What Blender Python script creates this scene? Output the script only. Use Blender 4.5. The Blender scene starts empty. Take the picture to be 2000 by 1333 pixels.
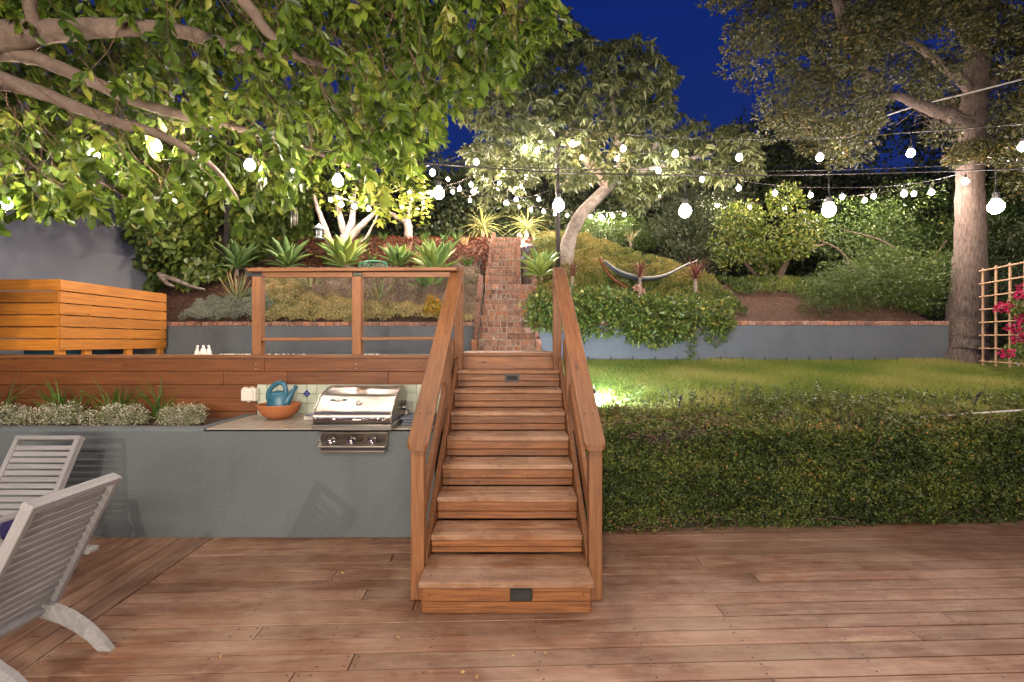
import bpy, bmesh, math, random
import numpy as np
from mathutils import Matrix, Vector
R = math.radians
random.seed(7)
rng = np.random.default_rng(11)
S = bpy.context.scene
COL = S.collection
# ------------------------------------------------------------------ camera, sky, lamps, exposure
EYE = 1.779; F = 940.0
cam = bpy.data.cameras.new('camera'); cam.sensor_width = 36.0; cam.lens = F/2000*36
cam.clip_start = 0.05; cam.clip_end = 500
co = bpy.data.objects.new('camera', cam); COL.objects.link(co)
co.location = (0, 0, EYE); co.rotation_euler = (R(90), 0, 0); S.camera = co
W = bpy.data.worlds.new('World'); S.world = W; W.use_nodes = True
nt = W.node_tree; nt.nodes.clear()
wo = nt.nodes.new('ShaderNodeOutputWorld'); bg = nt.nodes.new('ShaderNodeBackground')
tc = nt.nodes.new('ShaderNodeTexCoord'); sp = nt.nodes.new('ShaderNodeSeparateXYZ'); rp = nt.nodes.new('ShaderNodeValToRGB')
nt.links.new(tc.outputs['Generated'], sp.inputs[0]); nt.links.new(sp.outputs['Z'], rp.inputs[0])
rp.color_ramp.elements[0].position = 0.0; rp.color_ramp.elements[0].color = (0.010, 0.020, 0.085, 1)
rp.color_ramp.elements[1].position = 0.75; rp.color_ramp.elements[1].color = (0.001, 0.010, 0.105, 1)
nt.links.new(rp.outputs[0], bg.inputs[0]); bg.inputs[1].default_value = 1.0
nt.links.new(bg.outputs[0], wo.inputs[0])
S.view_settings.view_transform = 'Standard'; S.view_settings.look = 'None'
S.view_settings.exposure = 0.6; S.view_settings.gamma = 1.0; S.view_settings.use_curve_mapping = False
S.render.engine = 'CYCLES'
S.cycles.use_denoising = True
S.cycles.max_bounces = 6; S.cycles.transmission_bounces = 4; S.cycles.transparent_max_bounces = 4
S.cycles.sample_clamp_indirect = 4.0; S.cycles.caustics_reflective = False; S.cycles.caustics_refractive = False
S.cycles.use_light_tree = True

def lamp(name, kind, loc, aim, power, color, size=0.1, size_y=None, spot=None):
    l = bpy.data.lights.new(name, kind); l.energy = power; l.color = color
    if kind == 'AREA':
        l.shape = 'RECTANGLE'; l.size = size; l.size_y = size_y or size
    else:
        l.shadow_soft_size = size
    if spot: l.spot_size = R(spot); l.spot_blend = 0.6
    o = bpy.data.objects.new(name, l); COL.objects.link(o); o.location = loc
    if aim: o.rotation_euler = (Vector(aim)-Vector(loc)).to_track_quat('-Z', 'Y').to_euler()
    return o
# lit windows and porch lamps of the house behind the camera
lamp('house_window_light', 'AREA', (0.5, -8.0, 2.3), (-0.3, 7, 2.6), 860, (1.0, 0.88, 0.72), 5.5, 1.5)
lamp('porch_lamp', 'POINT', (-3.9, -1.4, 2.35), None, 270, (1.0, 0.84, 0.70), 0.04)
lamp('porch_lamp', 'POINT', (3.4, -2.2, 3.1), None, 190, (1.0, 0.86, 0.76), 0.06)
lamp('eave_floodlight', 'SPOT', (-0.8, -2.6, 4.3), (-1.0, 7.5, 4.6), 560, (1.0, 0.86, 0.68), 0.12, spot=120)

# ------------------------------------------------------------------ helpers
def P(x, y, Y):                       # a photo pixel at a distance -> a point of the place
    return Vector(((x-1000)*Y/F, Y, EYE-(y-666.5)*Y/F))
def wm(o):
    m = o.matrix_basis.copy()
    while o.parent is not None:
        o = o.parent; m = o.matrix_basis @ m
    return m
def tag(o, label=None, cat=None, group=None, kind=None):
    if label: o['label'] = label
    if cat: o['category'] = cat
    if group: o['group'] = group
    if kind: o['kind'] = kind
    return o
def thing(name, label, cat, loc=(0, 0, 0), group=None, kind=None):
    o = bpy.data.objects.new(name, None); COL.objects.link(o); o.location = loc
    o.empty_display_size = .1
    return tag(o, label, cat, group, kind)
def link(name, me, parent=None, world=None):
    o = bpy.data.objects.new(name, me); COL.objects.link(o)
    world = world or Matrix.Identity(4)
    if parent is not None:
        o.parent = parent; o.matrix_basis = wm(parent).inverted() @ world
    else: o.matrix_basis = world
    return o
class MB:
    def __init__(s): s.v = []; s.f = []; s.sm = []
    def add(s, vs, fs, smooth=False):
        n = len(s.v); s.v += [tuple(v) for v in vs]
        s.f += [tuple(i+n for i in f) for f in fs]; s.sm += [smooth]*len(fs); return s
    def box(s, c, d, m=None):
        hx, hy, hz = d[0]/2, d[1]/2, d[2]/2
        vs = [Vector((x*hx, y*hy, z*hz)) for z in (-1, 1) for y in (-1, 1) for x in (-1, 1)]
        c = Vector(c)
        vs = [(m @ v if m else v)+c for v in vs]
        return s.add(vs, [(0,2,3,1),(4,5,7,6),(0,1,5,4),(2,6,7,3),(0,4,6,2),(1,3,7,5)])
    def tube(s, pts, rad, seg=8, cap=True, smooth=True):
        pts = [Vector(p) for p in pts]
        if not hasattr(rad, '__len__'): rad = [rad]*len(pts)
        vs = []; fs = []; up = None
        for i, p in enumerate(pts):
            d = (pts[min(i+1, len(pts)-1)]-pts[max(i-1, 0)]).normalized()
            if up is None: up = Vector((0, 0, 1)) if abs(d.z) < .9 else Vector((0, 1, 0))
            a = d.cross(up).normalized(); b = a.cross(d).normalized(); up = b
            for k in range(seg):
                t = 2*math.pi*k/seg; vs.append(p+(a*math.cos(t)+b*math.sin(t))*rad[i])
        for i in range(len(pts)-1):
            for k in range(seg):
                q = i*seg; fs.append((q+k, q+(k+1) % seg, q+seg+(k+1) % seg, q+seg+k))
        if cap:
            fs.append(tuple(range(seg))[::-1]); fs.append(tuple(range((len(pts)-1)*seg, len(pts)*seg)))
        return s.add(vs, fs, smooth)
    def lathe(s, c, prof, seg=24, sx=1, sy=1, smooth=True, m=None):
        c = Vector(c); vs = []; fs = []
        for r, z in prof:
            for k in range(seg):
                t = 2*math.pi*k/seg; v = Vector((r*math.cos(t)*sx, r*math.sin(t)*sy, z))
                vs.append((m @ v if m else v)+c)
        for i in range(len(prof)-1):
            for k in range(seg):
                q = i*seg; fs.append((q+k, q+(k+1) % seg, q+seg+(k+1) % seg, q+seg+k))
        if prof[0][0] > 1e-4: fs.append(tuple(range(seg))[::-1])
        if prof[-1][0] > 1e-4: fs.append(tuple(range((len(prof)-1)*seg, len(prof)*seg)))
        return s.add(vs, fs, smooth)
    def ball(s, c, r, seg=12, rings=8, sc=(1, 1, 1)):
        pr = [(r*math.sin(math.pi*i/rings), -r*math.cos(math.pi*i/rings)*sc[2]) for i in range(rings+1)]
        pr = [(max(a, 1e-5), z) for a, z in pr]
        return s.lathe(c, pr, seg, sc[0], sc[1])
    def prism(s, poly, a0, a1, axis='x'):   # poly of (p,q); axis x: (a,p,q); y: (p,a,q); z: (p,q,a)
        f = {'x': lambda a, p, q: (a, p, q), 'y': lambda a, p, q: (p, a, q), 'z': lambda a, p, q: (p, q, a)}[axis]
        n = len(poly)
        vs = [f(a0, *p) for p in poly]+[f(a1, *p) for p in poly]
        fs = [tuple(range(n))[::-1], tuple(range(n, 2*n))]+[(i, (i+1) % n, n+(i+1) % n, n+i) for i in range(n)]
        return s.add(vs, fs)
    def build(s, name, mat, parent=None, origin=None, bevel=0, seg=1):
        vs = np.array([tuple(v) for v in s.v])
        if origin is None:
            if parent is not None: origin = wm(parent).translation
            else: origin = Vector(((vs[:, 0].min()+vs[:, 0].max())/2, (vs[:, 1].min()+vs[:, 1].max())/2, vs[:, 2].min()))
        vs = vs-np.array(origin)
        me = bpy.data.meshes.new(name); me.from_pydata(vs.tolist(), [], s.f)
        bm = bmesh.new(); bm.from_mesh(me)
        bmesh.ops.recalc_face_normals(bm, faces=bm.faces)
        if bevel: bmesh.ops.bevel(bm, geom=[e for e in bm.edges if e.calc_face_angle(0) > .6], offset=bevel, segments=seg, affect='EDGES', profile=.6)
        bm.to_mesh(me); bm.free()
        if not bevel: me.polygons.foreach_set('use_smooth', s.sm)
        me.materials.append(mat)
        return link(name, me, parent, Matrix.Translation(origin))
_bx = {}
def bevel_box(dx, dy, dz, b, mat, name):
    key = (round(dx, 3), round(dy, 3), round(dz, 3), b, mat.name)
    if key in _bx: return _bx[key]
    bm = bmesh.new(); bmesh.ops.create_cube(bm, size=1.0)
    for v in bm.verts: v.co.x *= dx; v.co.y *= dy; v.co.z *= dz
    bmesh.ops.bevel(bm, geom=bm.edges[:], offset=b, segments=1, affect='EDGES')
    me = bpy.data.meshes.new(name); bm.to_mesh(me); bm.free(); me.materials.append(mat)
    _bx[key] = me; return me
def plank(name, p0, p1, w, t, mat, parent=None, up=(0, 0, 1), b=.004):
    """a board from p0 to p1; its width w lies across, its thickness t along up"""
    p0 = Vector(p0); p1 = Vector(p1); x = (p1-p0).normalized(); z = Vector(up); z = (z-x*z.dot(x)).normalized(); y = z.cross(x)
    m = Matrix((x, y, z)).transposed().to_4x4(); m.translation = (p0+p1)/2
    return link(name, bevel_box((p1-p0).length, w, t, b, mat, name), parent, m)

# ------------------------------------------------------------------ materials
def new_mat(name):
    m = bpy.data.materials.new(name); m.use_nodes = True
    n = m.node_tree; return m, n, n.nodes['Principled BSDF']
def N(n, t, **k):
    o = n.nodes.new(t)
    for a, v in k.items():
        if a in ('loc',): continue
        setattr(o, a, v)
    return o
def coord(n, sc=(1, 1, 1), rand=True, space='Object'):
    t = N(n, 'ShaderNodeTexCoord'); mp = N(n, 'ShaderNodeMapping'); mp.inputs['Scale'].default_value = sc
    if rand:
        oi = N(n, 'ShaderNodeObjectInfo'); ml = N(n, 'ShaderNodeMath', operation='MULTIPLY'); ml.inputs[1].default_value = 37.0
        n.links.new(oi.outputs['Random'], ml.inputs[0])
        ad = N(n, 'ShaderNodeVectorMath', operation='ADD'); n.links.new(t.outputs[space], ad.inputs[0]); n.links.new(ml.outputs[0], ad.inputs[1])
        n.links.new(ad.outputs[0], mp.inputs[0])
    else: n.links.new(t.outputs[space], mp.inputs[0])
    return mp.outputs[0]
def noise(n, vec, scale, detail=4, rough=.55, dist=0.0):
    o = N(n, 'ShaderNodeTexNoise'); o.inputs['Scale'].default_value = scale; o.inputs['Detail'].default_value = detail
    o.inputs['Roughness'].default_value = rough; o.inputs['Distortion'].default_value = dist
    n.links.new(vec, o.inputs['Vector']); return o.outputs['Fac']
def ramp(n, fac, stops):
    r = N(n, 'ShaderNodeValToRGB'); e = r.color_ramp.elements
    while len(e) < len(stops): e.new(.5)
    for i, (p, c) in enumerate(stops):
        e[i].position = p; e[i].color = tuple(c)+(1,) if hasattr(c, '__len__') else (c, c, c, 1)
    n.links.new(fac, r.inputs[0]); return r.outputs[0]
def mixc(n, fac, a, b, mode='MIX'):
    m = N(n, 'ShaderNodeMix', data_type='RGBA', blend_type=mode)
    for s_, v in ((0, fac), (6, a), (7, b)):
        if hasattr(v, 'links'): n.links.new(v, m.inputs[s_])
        elif hasattr(v, '__len__'): m.inputs[s_].default_value = tuple(v)+(1,)
        else: m.inputs[s_].default_value = v
    return m.outputs[2]
def bump(n, b, h, strength=.3, dist=.01):
    o = N(n, 'ShaderNodeBump'); o.inputs['Strength'].default_value = strength; o.inputs['Distance'].default_value = dist
    n.links.new(h, o.inputs['Height']); n.links.new(o.outputs[0], b.inputs['Normal'])
def randval(n, lo, hi):
    oi = N(n, 'ShaderNodeObjectInfo'); m = N(n, 'ShaderNodeMapRange'); n.links.new(oi.outputs['Random'], m.inputs[0])
    m.inputs[3].default_value = lo; m.inputs[4].default_value = hi; return m.outputs[0]
def wood(name, dark, mid, light, rough=.6, worn=None, worn_amt=.4, vary=.25, knots=True):
    m, n, b = new_mat(name)
    g = noise(n, coord(n, (1.2, 22, 22)), 2.2, 6, .65, .6)
    g2 = noise(n, coord(n, (1.0, 60, 60)), 3.0, 3, .6)
    c = ramp(n, g, [(.25, dark), (.5, mid), (.75, light)])
    c = mixc(n, ramp(n, g2, [(.35, .35), (.6, 0.0)]), c, dark)
    if knots:
        v = N(n, 'ShaderNodeTexVoronoi'); v.inputs['Scale'].default_value = 2.3; n.links.new(coord(n, (1.0, 2.6, 2.6)), v.inputs['Vector'])
        c = mixc(n, ramp(n, v.outputs['Distance'], [(.03, .85), (.10, 0.0)]), c, tuple(x*.3 for x in dark))
    if worn:
        w1 = noise(n, coord(n, (1.6, 5, 5)), 2.0, 5, .7)
        w2 = noise(n, coord(n, (1, 1, 1), space='Generated', rand=True), 1.7, 3)
        c = mixc(n, ramp(n, w1, [(.48, 0.0), (.68, worn_amt)]), c, worn)
        c = mixc(n, ramp(n, w2, [(.45, 0.0), (.75, worn_amt*.6)]), c, worn)
        ge = N(n, 'ShaderNodeNewGeometry'); w3 = noise(n, ge.outputs['Position'], 1.1, 6, .65, .5)
        c = mixc(n, ramp(n, w3, [(.46, 0.0), (.64, worn_amt)]), c, worn)
        w4 = noise(n, ge.outputs['Position'], 2.3, 4, .6); c = mixc(n, ramp(n, w4, [(.28, .55), (.45, 0.0)]), c, dark)
        w5 = noise(n, ge.outputs['Position'], 26, 3, .7); c = mixc(n, ramp(n, w5, [(.62, 0.0), (.75, .45)]), c, worn)
    cc = N(n, 'ShaderNodeHueSaturation'); n.links.new(c, cc.inputs['Color']); n.links.new(randval(n, 1-vary, 1+vary), cc.inputs['Value'])
    n.links.new(cc.outputs[0], b.inputs['Base Color'])
    n.links.new(ramp(n, g2, [(.3, rough+.12), (.7, rough-.1)]), b.inputs['Roughness'])
    bump(n, b, g2, .35, .004); return m
def plain(name, col, rough=.6, metal=0, spec=None, bumpy=0, bscale=60, vary=0, blotch=None, bl_scale=3, bl_amt=.4, streak=None):
    m, n, b = new_mat(name)
    b.inputs['Roughness'].default_value = rough; b.inputs['Metallic'].default_value = metal
    b.inputs['Base Color'].default_value = tuple(col)+(1,)
    c = None
    if blotch is not None:
        f = noise(n, coord(n), bl_scale, 5, .6); c = mixc(n, ramp(n, f, [(.4, 0.0), (.7, bl_amt)]), col, blotch)
    if streak is not None:       # weathering runs and scuffs
        f = noise(n, coord(n, (3, 3, .5), rand=False), 1.6, 6, .7, .3); c = mixc(n, ramp(n, f, [(.52, 0.0), (.80, .28)]), c, streak)
        f = noise(n, coord(n, rand=False), 9, 6, .75); c = mixc(n, ramp(n, f, [(.6, 0.0), (.7, .35)]), c, tuple(x*1.5 for x in col))
    if vary:
        h = N(n, 'ShaderNodeHueSaturation')
        if c is not None: n.links.new(c, h.inputs['Color'])
        else: h.inputs['Color'].default_value = tuple(col)+(1,)
        n.links.new(randval(n, 1-vary, 1+vary), h.inputs['Value']); c = h.outputs[0]
    if c is not None: n.links.new(c, b.inputs['Base Color'])
    if bumpy: bump(n, b, noise(n, coord(n), bscale, 4, .6), bumpy, .01)
    return m
def leafmat(name, stops, rough=.42, trans=.25, spec=.5):
    m, n, b = new_mat(name)
    a = N(n, 'ShaderNodeAttribute', attribute_name='tint')
    c = ramp(n, a.outputs['Fac'], stops)
    n.links.new(c, b.inputs['Base Color']); b.inputs['Roughness'].default_value = rough
    b.inputs['Specular IOR Level'].default_value = spec
    t = N(n, 'ShaderNodeBsdfTranslucent'); n.links.new(c, t.inputs[0])
    mx = N(n, 'ShaderNodeMixShader'); mx.inputs[0].default_value = trans
    n.links.new(b.outputs[0], mx.inputs[1]); n.links.new(t.outputs[0], mx.inputs[2])
    n.links.new(mx.outputs[0], n.nodes['Material Output'].inputs[0]); return m
M = {}
M['deck'] = wood('deck_wood', (.085, .033, .014), (.178, .074, .035), (.258, .118, .061), .55, worn=(.365, .243, .163), worn_amt=.55, vary=.16)
M['redwood'] = wood('redwood', (.065, .020, .005), (.205, .070, .017), (.35, .140, .042), .5, vary=.22)
M['rail'] = wood('rail_stain', (.095, .033, .010), (.215, .083, .026), (.30, .128, .044), .55, vary=.14)
M['fascia'] = wood('fascia_wood', (.075, .022, .005), (.150, .046, .010), (.22, .074, .018), .55, vary=.16)
M['tread'] = wood('tread_wood', (.09, .032, .011), (.22, .086, .031), (.33, .145, .06), .6, worn=(.38, .245, .16), worn_amt=.7, vary=.1)
M['orange'] = wood('orange_cedar', (.27, .088, .010), (.47, .17, .016), (.60, .25, .034), .5, vary=.17)
M['chair'] = wood('grey_paint_wood', (.19, .18, .18), (.27, .258, .258), (.34, .328, .328), .6, vary=.06, knots=False)
M['gap'] = plain('under_dark', (.012, .009, .008), .9)
M['nail'] = plain('nail', (.02, .015, .012), .5)
M['stucco_teal'] = plain('stucco_teal', (.112, .128, .132), .75, bumpy=.7, bscale=38, blotch=(.088, .098, .10), bl_scale=1.4, streak=(.07, .07, .066), bl_amt=.5)
M['stucco_blue'] = plain('stucco_blue', (.108, .118, .132), .8, bumpy=.8, bscale=30, blotch=(.075, .085, .098), bl_scale=2.2, streak=(.065, .062, .06), bl_amt=.6)
M['house'] = plain('house_stucco', (.52, .53, .56), .85, bumpy=.3, bscale=30, blotch=(.40, .41, .45), bl_scale=.8, bl_amt=.6)
def brick_mat():
    m, n, b = new_mat('brick_red')
    oi = N(n, 'ShaderNodeObjectInfo')
    c = ramp(n, oi.outputs['Random'], [(0, (.13, .058, .042)), (.3, (.25, .100, .064)), (.55, (.34, .16, .11)), (.8, (.22, .115, .088)), (1, (.45, .17, .08))])
    f = noise(n, coord(n), 28, 5, .7); c = mixc(n, ramp(n, f, [(.48, 0.0), (.66, .6)]), c, (.48, .38, .30))
    n.links.new(c, b.inputs['Base Color']); b.inputs['Roughness'].default_value = .9
    bump(n, b, noise(n, coord(n), 60, 4, .7), .7, .01); return m
M['brick'] = brick_mat()
M['mortar'] = plain('mortar', (.44, .38, .31), .95, bumpy=.6, bscale=50, blotch=(.12, .09, .07), bl_scale=9, bl_amt=.8)
M['soil'] = plain('soil', (.060, .030, .018), .95, bumpy=1.0, bscale=40, blotch=(.10, .055, .035), bl_scale=14, bl_amt=.8)
M['lawnbase'] = plain('lawn_soil', (.06, .07, .02), .95, bumpy=.8, bscale=40, blotch=(.10, .075, .035), bl_scale=2.5, bl_amt=.9)
M['chip'] = plain('bark_chip', (.17, .062, .032), .9, vary=.3)
M['paving'] = plain('concrete_paving', (.30, .28, .26), .85, bumpy=.3, bscale=50, blotch=(.22, .2, .18), bl_scale=4)
M['black'] = plain('black_plastic', (.012, .011, .011), .45)
M['lens'] = plain('step_light_lens', (.020, .016, .017), .8, blotch=(.03, .025, .025), bl_scale=20)
M['cable'] = plain('cable_rubber', (.018, .014, .014), .55)
M['wire_w'] = plain('pale_cable', (.38, .34, .32), .6)
M['white'] = plain('white_ceramic', (.70, .66, .60), .5)
M['plastic_w'] = plain('ivory_plastic', (.66, .60, .52), .45)
M['terracotta'] = plain('terracotta', (.40, .135, .045), .75, bumpy=.2, bscale=60, blotch=(.30, .09, .03), bl_scale=8)
M['canblue'] = plain('teal_plastic', (.022, .105, .16), .38, blotch=(.03, .13, .19), bl_scale=12)
M['slate'] = plain('grey_cloth', (.14, .15, .19), .9, bumpy=.3, bscale=150)
M['tile'] = plain('sage_tile', (.42, .45, .36), .18, bumpy=.15, bscale=30, vary=.12, blotch=(.52, .52, .42), bl_scale=12)
M['ctile'] = plain('counter_tile', (.36, .31, .25), .35, bumpy=.3, bscale=60, blotch=(.25, .21, .17), bl_scale=15)
M['grout'] = plain('grout', (.42, .40, .33), .9)
M['cobalt'] = plain('cobalt_glaze', (.02, .035, .20), .2)
M['green'] = plain('green_iron', (.10, .38, .25), .5, blotch=(.16, .46, .32), bl_scale=20)
M['bamboo'] = plain('bamboo', (.50, .30, .17), .6, blotch=(.36, .20, .11), bl_scale=6)
M['pvc'] = plain('pvc_pipe', (.58, .54, .48), .5, blotch=(.35, .3, .25), bl_scale=12)
M['feeder'] = plain('feeder_paint', (.42, .47, .52), .5)
M['alu'] = plain('aluminium', (.62, .58, .55), .35, metal=.8)
M['postm'] = plain('dark_steel_post', (.05, .04, .038), .5)
M['navy'] = plain('navy_fabric', (.02, .015, .08), .9)
def steel():
    m, n, b = new_mat('brushed_steel'); b.inputs['Metallic'].default_value = 1
    g = noise(n, coord(n, (1, 120, 120), rand=False), 3, 3)
    n.links.new(ramp(n, g, [(.3, (.33, .30, .27)), (.7, (.42, .385, .35))]), b.inputs['Base Color'])
    n.links.new(ramp(n, g, [(.3, .26), (.7, .38)]), b.inputs['Roughness'])
    b.inputs['Anisotropic'].default_value = .4; return m
M['steel'] = steel()
M['chrome'] = plain('chrome', (.75, .70, .66), .08, metal=1)
def bark(name, dark, light, sx, sz, bstr, patch=None):
    m, n, b = new_mat(name)
    f = noise(n, coord(n, (sx, sx, sz), rand=False), 3, 6, .65, .4)
    c = ramp(n, f, [(.3, dark), (.7, light)])
    if patch is not None:
        f2 = noise(n, coord(n, (1, 1, 1)), 5, 5, .7); c = mixc(n, ramp(n, f2, [(.45, 0.0), (.6, .8)]), c, patch)
    n.links.new(c, b.inputs['Base Color']); b.inputs['Roughness'].default_value = .9
    bump(n, b, f, bstr, .03); return m
M['bark_s'] = bark('smooth_grey_bark', (.12, .080, .058), (.24, .175, .14), 5, 5, .6, (.15, .105, .08))
M['bark_r'] = bark('furrowed_bark', (.035, .023, .018), (.21, .15, .12), 17, 2.6, 1.0)
M['bark_m'] = bark('mottled_bark', (.20, .16, .13), (.42, .36, .32), 6, 6, .6, (.16, .12, .10))
M['twig'] = plain('twig', (.12, .065, .04), .8); M['stem'] = plain('shrub_stem', (.11, .075, .055), .9, bumpy=.5, bscale=40)
M['bulb'] = None
def emit(name, col, st):
    m = bpy.data.materials.new(name); m.use_nodes = True; n = m.node_tree; n.nodes.clear()
    e = n.nodes.new('ShaderNodeEmission'); e.inputs[0].default_value = tuple(col)+(1,); e.inputs[1].default_value = st
    o = n.nodes.new('ShaderNodeOutputMaterial'); n.links.new(e.outputs[0], o.inputs[0]); return m
M['bulb'] = emit('lit_bulb', (1.0, .86, .74), 330)
M['bulb2'] = emit('lit_bulb_far', (1.0, .80, .66), 620); M['bulb3'] = emit('lit_bulb_white', (1.0, .93, .92), 800); M['bulb4'] = emit('lit_bulb_amber', (1.0, .70, .48), 400)
M['cool'] = emit('lit_cool_lens', (.78, .90, 1.0), 900)
M['hammock'] = None
def hammock_mat():
    m, n, b = new_mat('hammock_fabric')
    t = N(n, 'ShaderNodeAttribute', attribute_name='tint')
    c = ramp(n, t.outputs['Fac'], [(0, (.55, .52, .50)), (.35, (.05, .15, .30)), (.5, (.50, .50, .50)), (.65, (.04, .10, .22)), (1, (.45, .42, .42))])
    n.links.new(c, b.inputs['Base Color']); b.inputs['Roughness'].default_value = .9; return m
M['hammock'] = hammock_mat()
L = {}
L['canopy'] = leafmat('canopy_leaf', [(0, (.036, .066, .008)), (.4, (.095, .155, .018)), (.8, (.19, .26, .030)), (1, (.33, .34, .06))], .42, .40)
L['loquat'] = leafmat('loquat_leaf', [(0, (.045, .062, .018)), (.5, (.105, .125, .042)), (1, (.20, .21, .09))], .45, .22)
L['oak'] = leafmat('small_dark_leaf', [(0, (.014, .016, .004)), (.5, (.048, .052, .012)), (.85, (.095, .085, .018)), (1, (.20, .125, .025))], .55, .2)
L['lemon'] = leafmat('yellow_green_leaf', [(0, (.03, .055, .008)), (.5, (.085, .125, .018)), (1, (.28, .27, .045))], .42, .3)
L['ivy'] = leafmat('ivy_leaf', [(0, (.03, .055, .012)), (.5, (.09, .14, .028)), (.9, (.18, .22, .045)), (1, (.36, .26, .05))], .4, .15)
L['shrub'] = leafmat('shrub_leaf', [(0, (.03, .058, .012)), (.5, (.085, .13, .024)), (.9, (.20, .23, .042)), (1, (.34, .28, .06))], .4, .22)
L['darkshrub'] = leafmat('dark_shrub_leaf', [(0, (.012, .022, .008)), (.6, (.036, .052, .016)), (1, (.075, .085, .028))], .6, .15)
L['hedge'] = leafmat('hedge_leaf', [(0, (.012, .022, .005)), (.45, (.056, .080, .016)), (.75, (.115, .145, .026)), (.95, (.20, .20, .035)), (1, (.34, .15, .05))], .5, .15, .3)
L['grass'] = leafmat('grass_blade', [(0, (.11, .17, .022)), (.5, (.27, .32, .05)), (.8, (.42, .37, .11)), (1, (.48, .34, .15))], .6, .2)
L['agave'] = leafmat('agave_leaf', [(0, (.09, .17, .06)), (.5, (.20, .33, .09)), (1, (.38, .46, .10))], .45, .1)
L['aloe'] = leafmat('aloe_leaf', [(0, (.14, .19, .09)), (.6, (.26, .29, .12)), (1, (.38, .27, .12))], .5, .1)
L['sage'] = leafmat('silver_leaf', [(0, (.12, .14, .10)), (1, (.38, .40, .32))], .8, .1)
L['tan'] = leafmat('succulent_tan', [(0, (.16, .15, .055)), (.4, (.38, .34, .14)), (.75, (.55, .41, .21)), (1, (.60, .38, .18))], .6, .1)
L['purple'] = leafmat('succulent_dusky', [(0, (.15, .10, .085)), (.6, (.35, .26, .20)), (1, (.46, .37, .28))], .7, .1)
L['gold'] = leafmat('succulent_gold', [(0, (.10, .13, .02)), (.5, (.36, .26, .03)), (1, (.52, .25, .03))], .6, .1)
L['mound'] = leafmat('mound_leaf', [(0, (.05, .085, .015)), (.35, (.13, .15, .03)), (.65, (.25, .21, .045)), (1, (.36, .25, .10))], .7, .15)
L['strap'] = leafmat('strap_leaf', [(0, (.04, .10, .015)), (.7, (.10, .22, .03)), (1, (.30, .26, .09))], .4, .25)
L['dracaena'] = leafmat('dracaena_leaf', [(0, (.12, .13, .03)), (.6, (.28, .28, .07)), (1, (.40, .36, .12))], .5, .15)
L['cordyline'] = leafmat('cordyline_leaf', [(0, (.07, .016, .014)), (.6, (.19, .045, .035)), (1, (.30, .12, .08))], .5, .15)
L['fig'] = leafmat('fig_leaf', [(0, (.10, .15, .02)), (.6, (.26, .32, .045)), (1, (.45, .42, .09))], .5, .3)
L['flowers'] = leafmat('alyssum_flower', [(0, (.09, .13, .03)), (.3, (.20, .22, .07)), (.34, (.58, .52, .42)), (1, (.75, .68, .58))], .8, .2)
L['magenta'] = leafmat('bougainvillea', [(0, (.30, .004, .05)), (1, (.62, .02, .12))], .6, .3)
L['deadleaf'] = leafmat('fallen_leaf', [(0, (.30, .13, .05)), (1, (.55, .33, .13))], .7, .1)

# ------------------------------------------------------------------ leaf meshes
T_OV = (np.array([(0,0,0),(.35,0,-.05),(.7,0,-.06),(1,0,-.14),(.32,.40,.04),(.70,.48,.03),(.32,-.40,.04),(.70,-.48,.03)], float),
        [(0,4,1),(0,1,6),(1,4,5,2),(1,2,7,6),(2,5,3),(2,3,7)])
T_LAN = (np.array([(0,0,0),(.35,0,-.02),(.7,0,-.08),(1,0,-.22),(.35,.5,.06),(.7,.34,.0),(.35,-.5,.06),(.7,-.34,.0)], float),
        [(0,4,1),(0,1,6),(1,4,5,2),(1,2,7,6),(2,5,3),(2,3,7)])
T_Q = (np.array([(0,0,0),(.5,.5,.09),(1,0,0),(.5,-.5,.09)], float), [(0,1,2),(0,2,3)])
T_BL = (np.array([(0,.5,0),(0,-.5,0),(.55,.34,.02),(.55,-.34,.02),(1,0,-.12)], float), [(0,1,3,2),(2,3,4)])
T_IVY = (np.array([(0,0,0),(.12,.5,.03),(.5,.30,0),(1,0,-.05),(.5,-.30,0),(.12,-.5,.03),(.4,0,-.03)], float),
        [(0,1,2,6),(6,2,3),(6,3,4),(0,6,4,5)])
def unit(a): return a/np.maximum(np.linalg.norm(a, axis=1, keepdims=True), 1e-9)
def leaf_arrays(Pt, D, Nn, ln, wd, tp):
    V, Fc = tp; D = unit(D); Sd = unit(np.cross(Nn, D)); U = np.cross(D, Sd)
    ln = np.broadcast_to(ln, (len(Pt),)); wd = np.broadcast_to(wd, (len(Pt),))
    return Pt[:, None]+D[:, None]*(V[None, :, 0, None]*ln[:, None, None])+Sd[:, None]*(V[None, :, 1, None]*wd[:, None, None])+U[:, None]*(V[None, :, 2, None]*ln[:, None, None])
def mesh_np(name, verts, loops, sizes, tint, mat, origin):
    me = bpy.data.meshes.new(name)
    verts = verts-np.array(origin)
    me.vertices.add(len(verts)); me.vertices.foreach_set('co', verts.astype(np.float32).ravel())
    me.loops.add(len(loops)); me.loops.foreach_set('vertex_index', loops.astype(np.int32))
    me.polygons.add(len(sizes)); st = np.concatenate([[0], np.cumsum(sizes)[:-1]])
    me.polygons.foreach_set('loop_start', st.astype(np.int32))
    me.update(calc_edges=True)
    a = me.attributes.new('tint', 'FLOAT', 'POINT'); a.data.foreach_set('value', tint.astype(np.float32))
    me.materials.append(mat); return me
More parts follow.
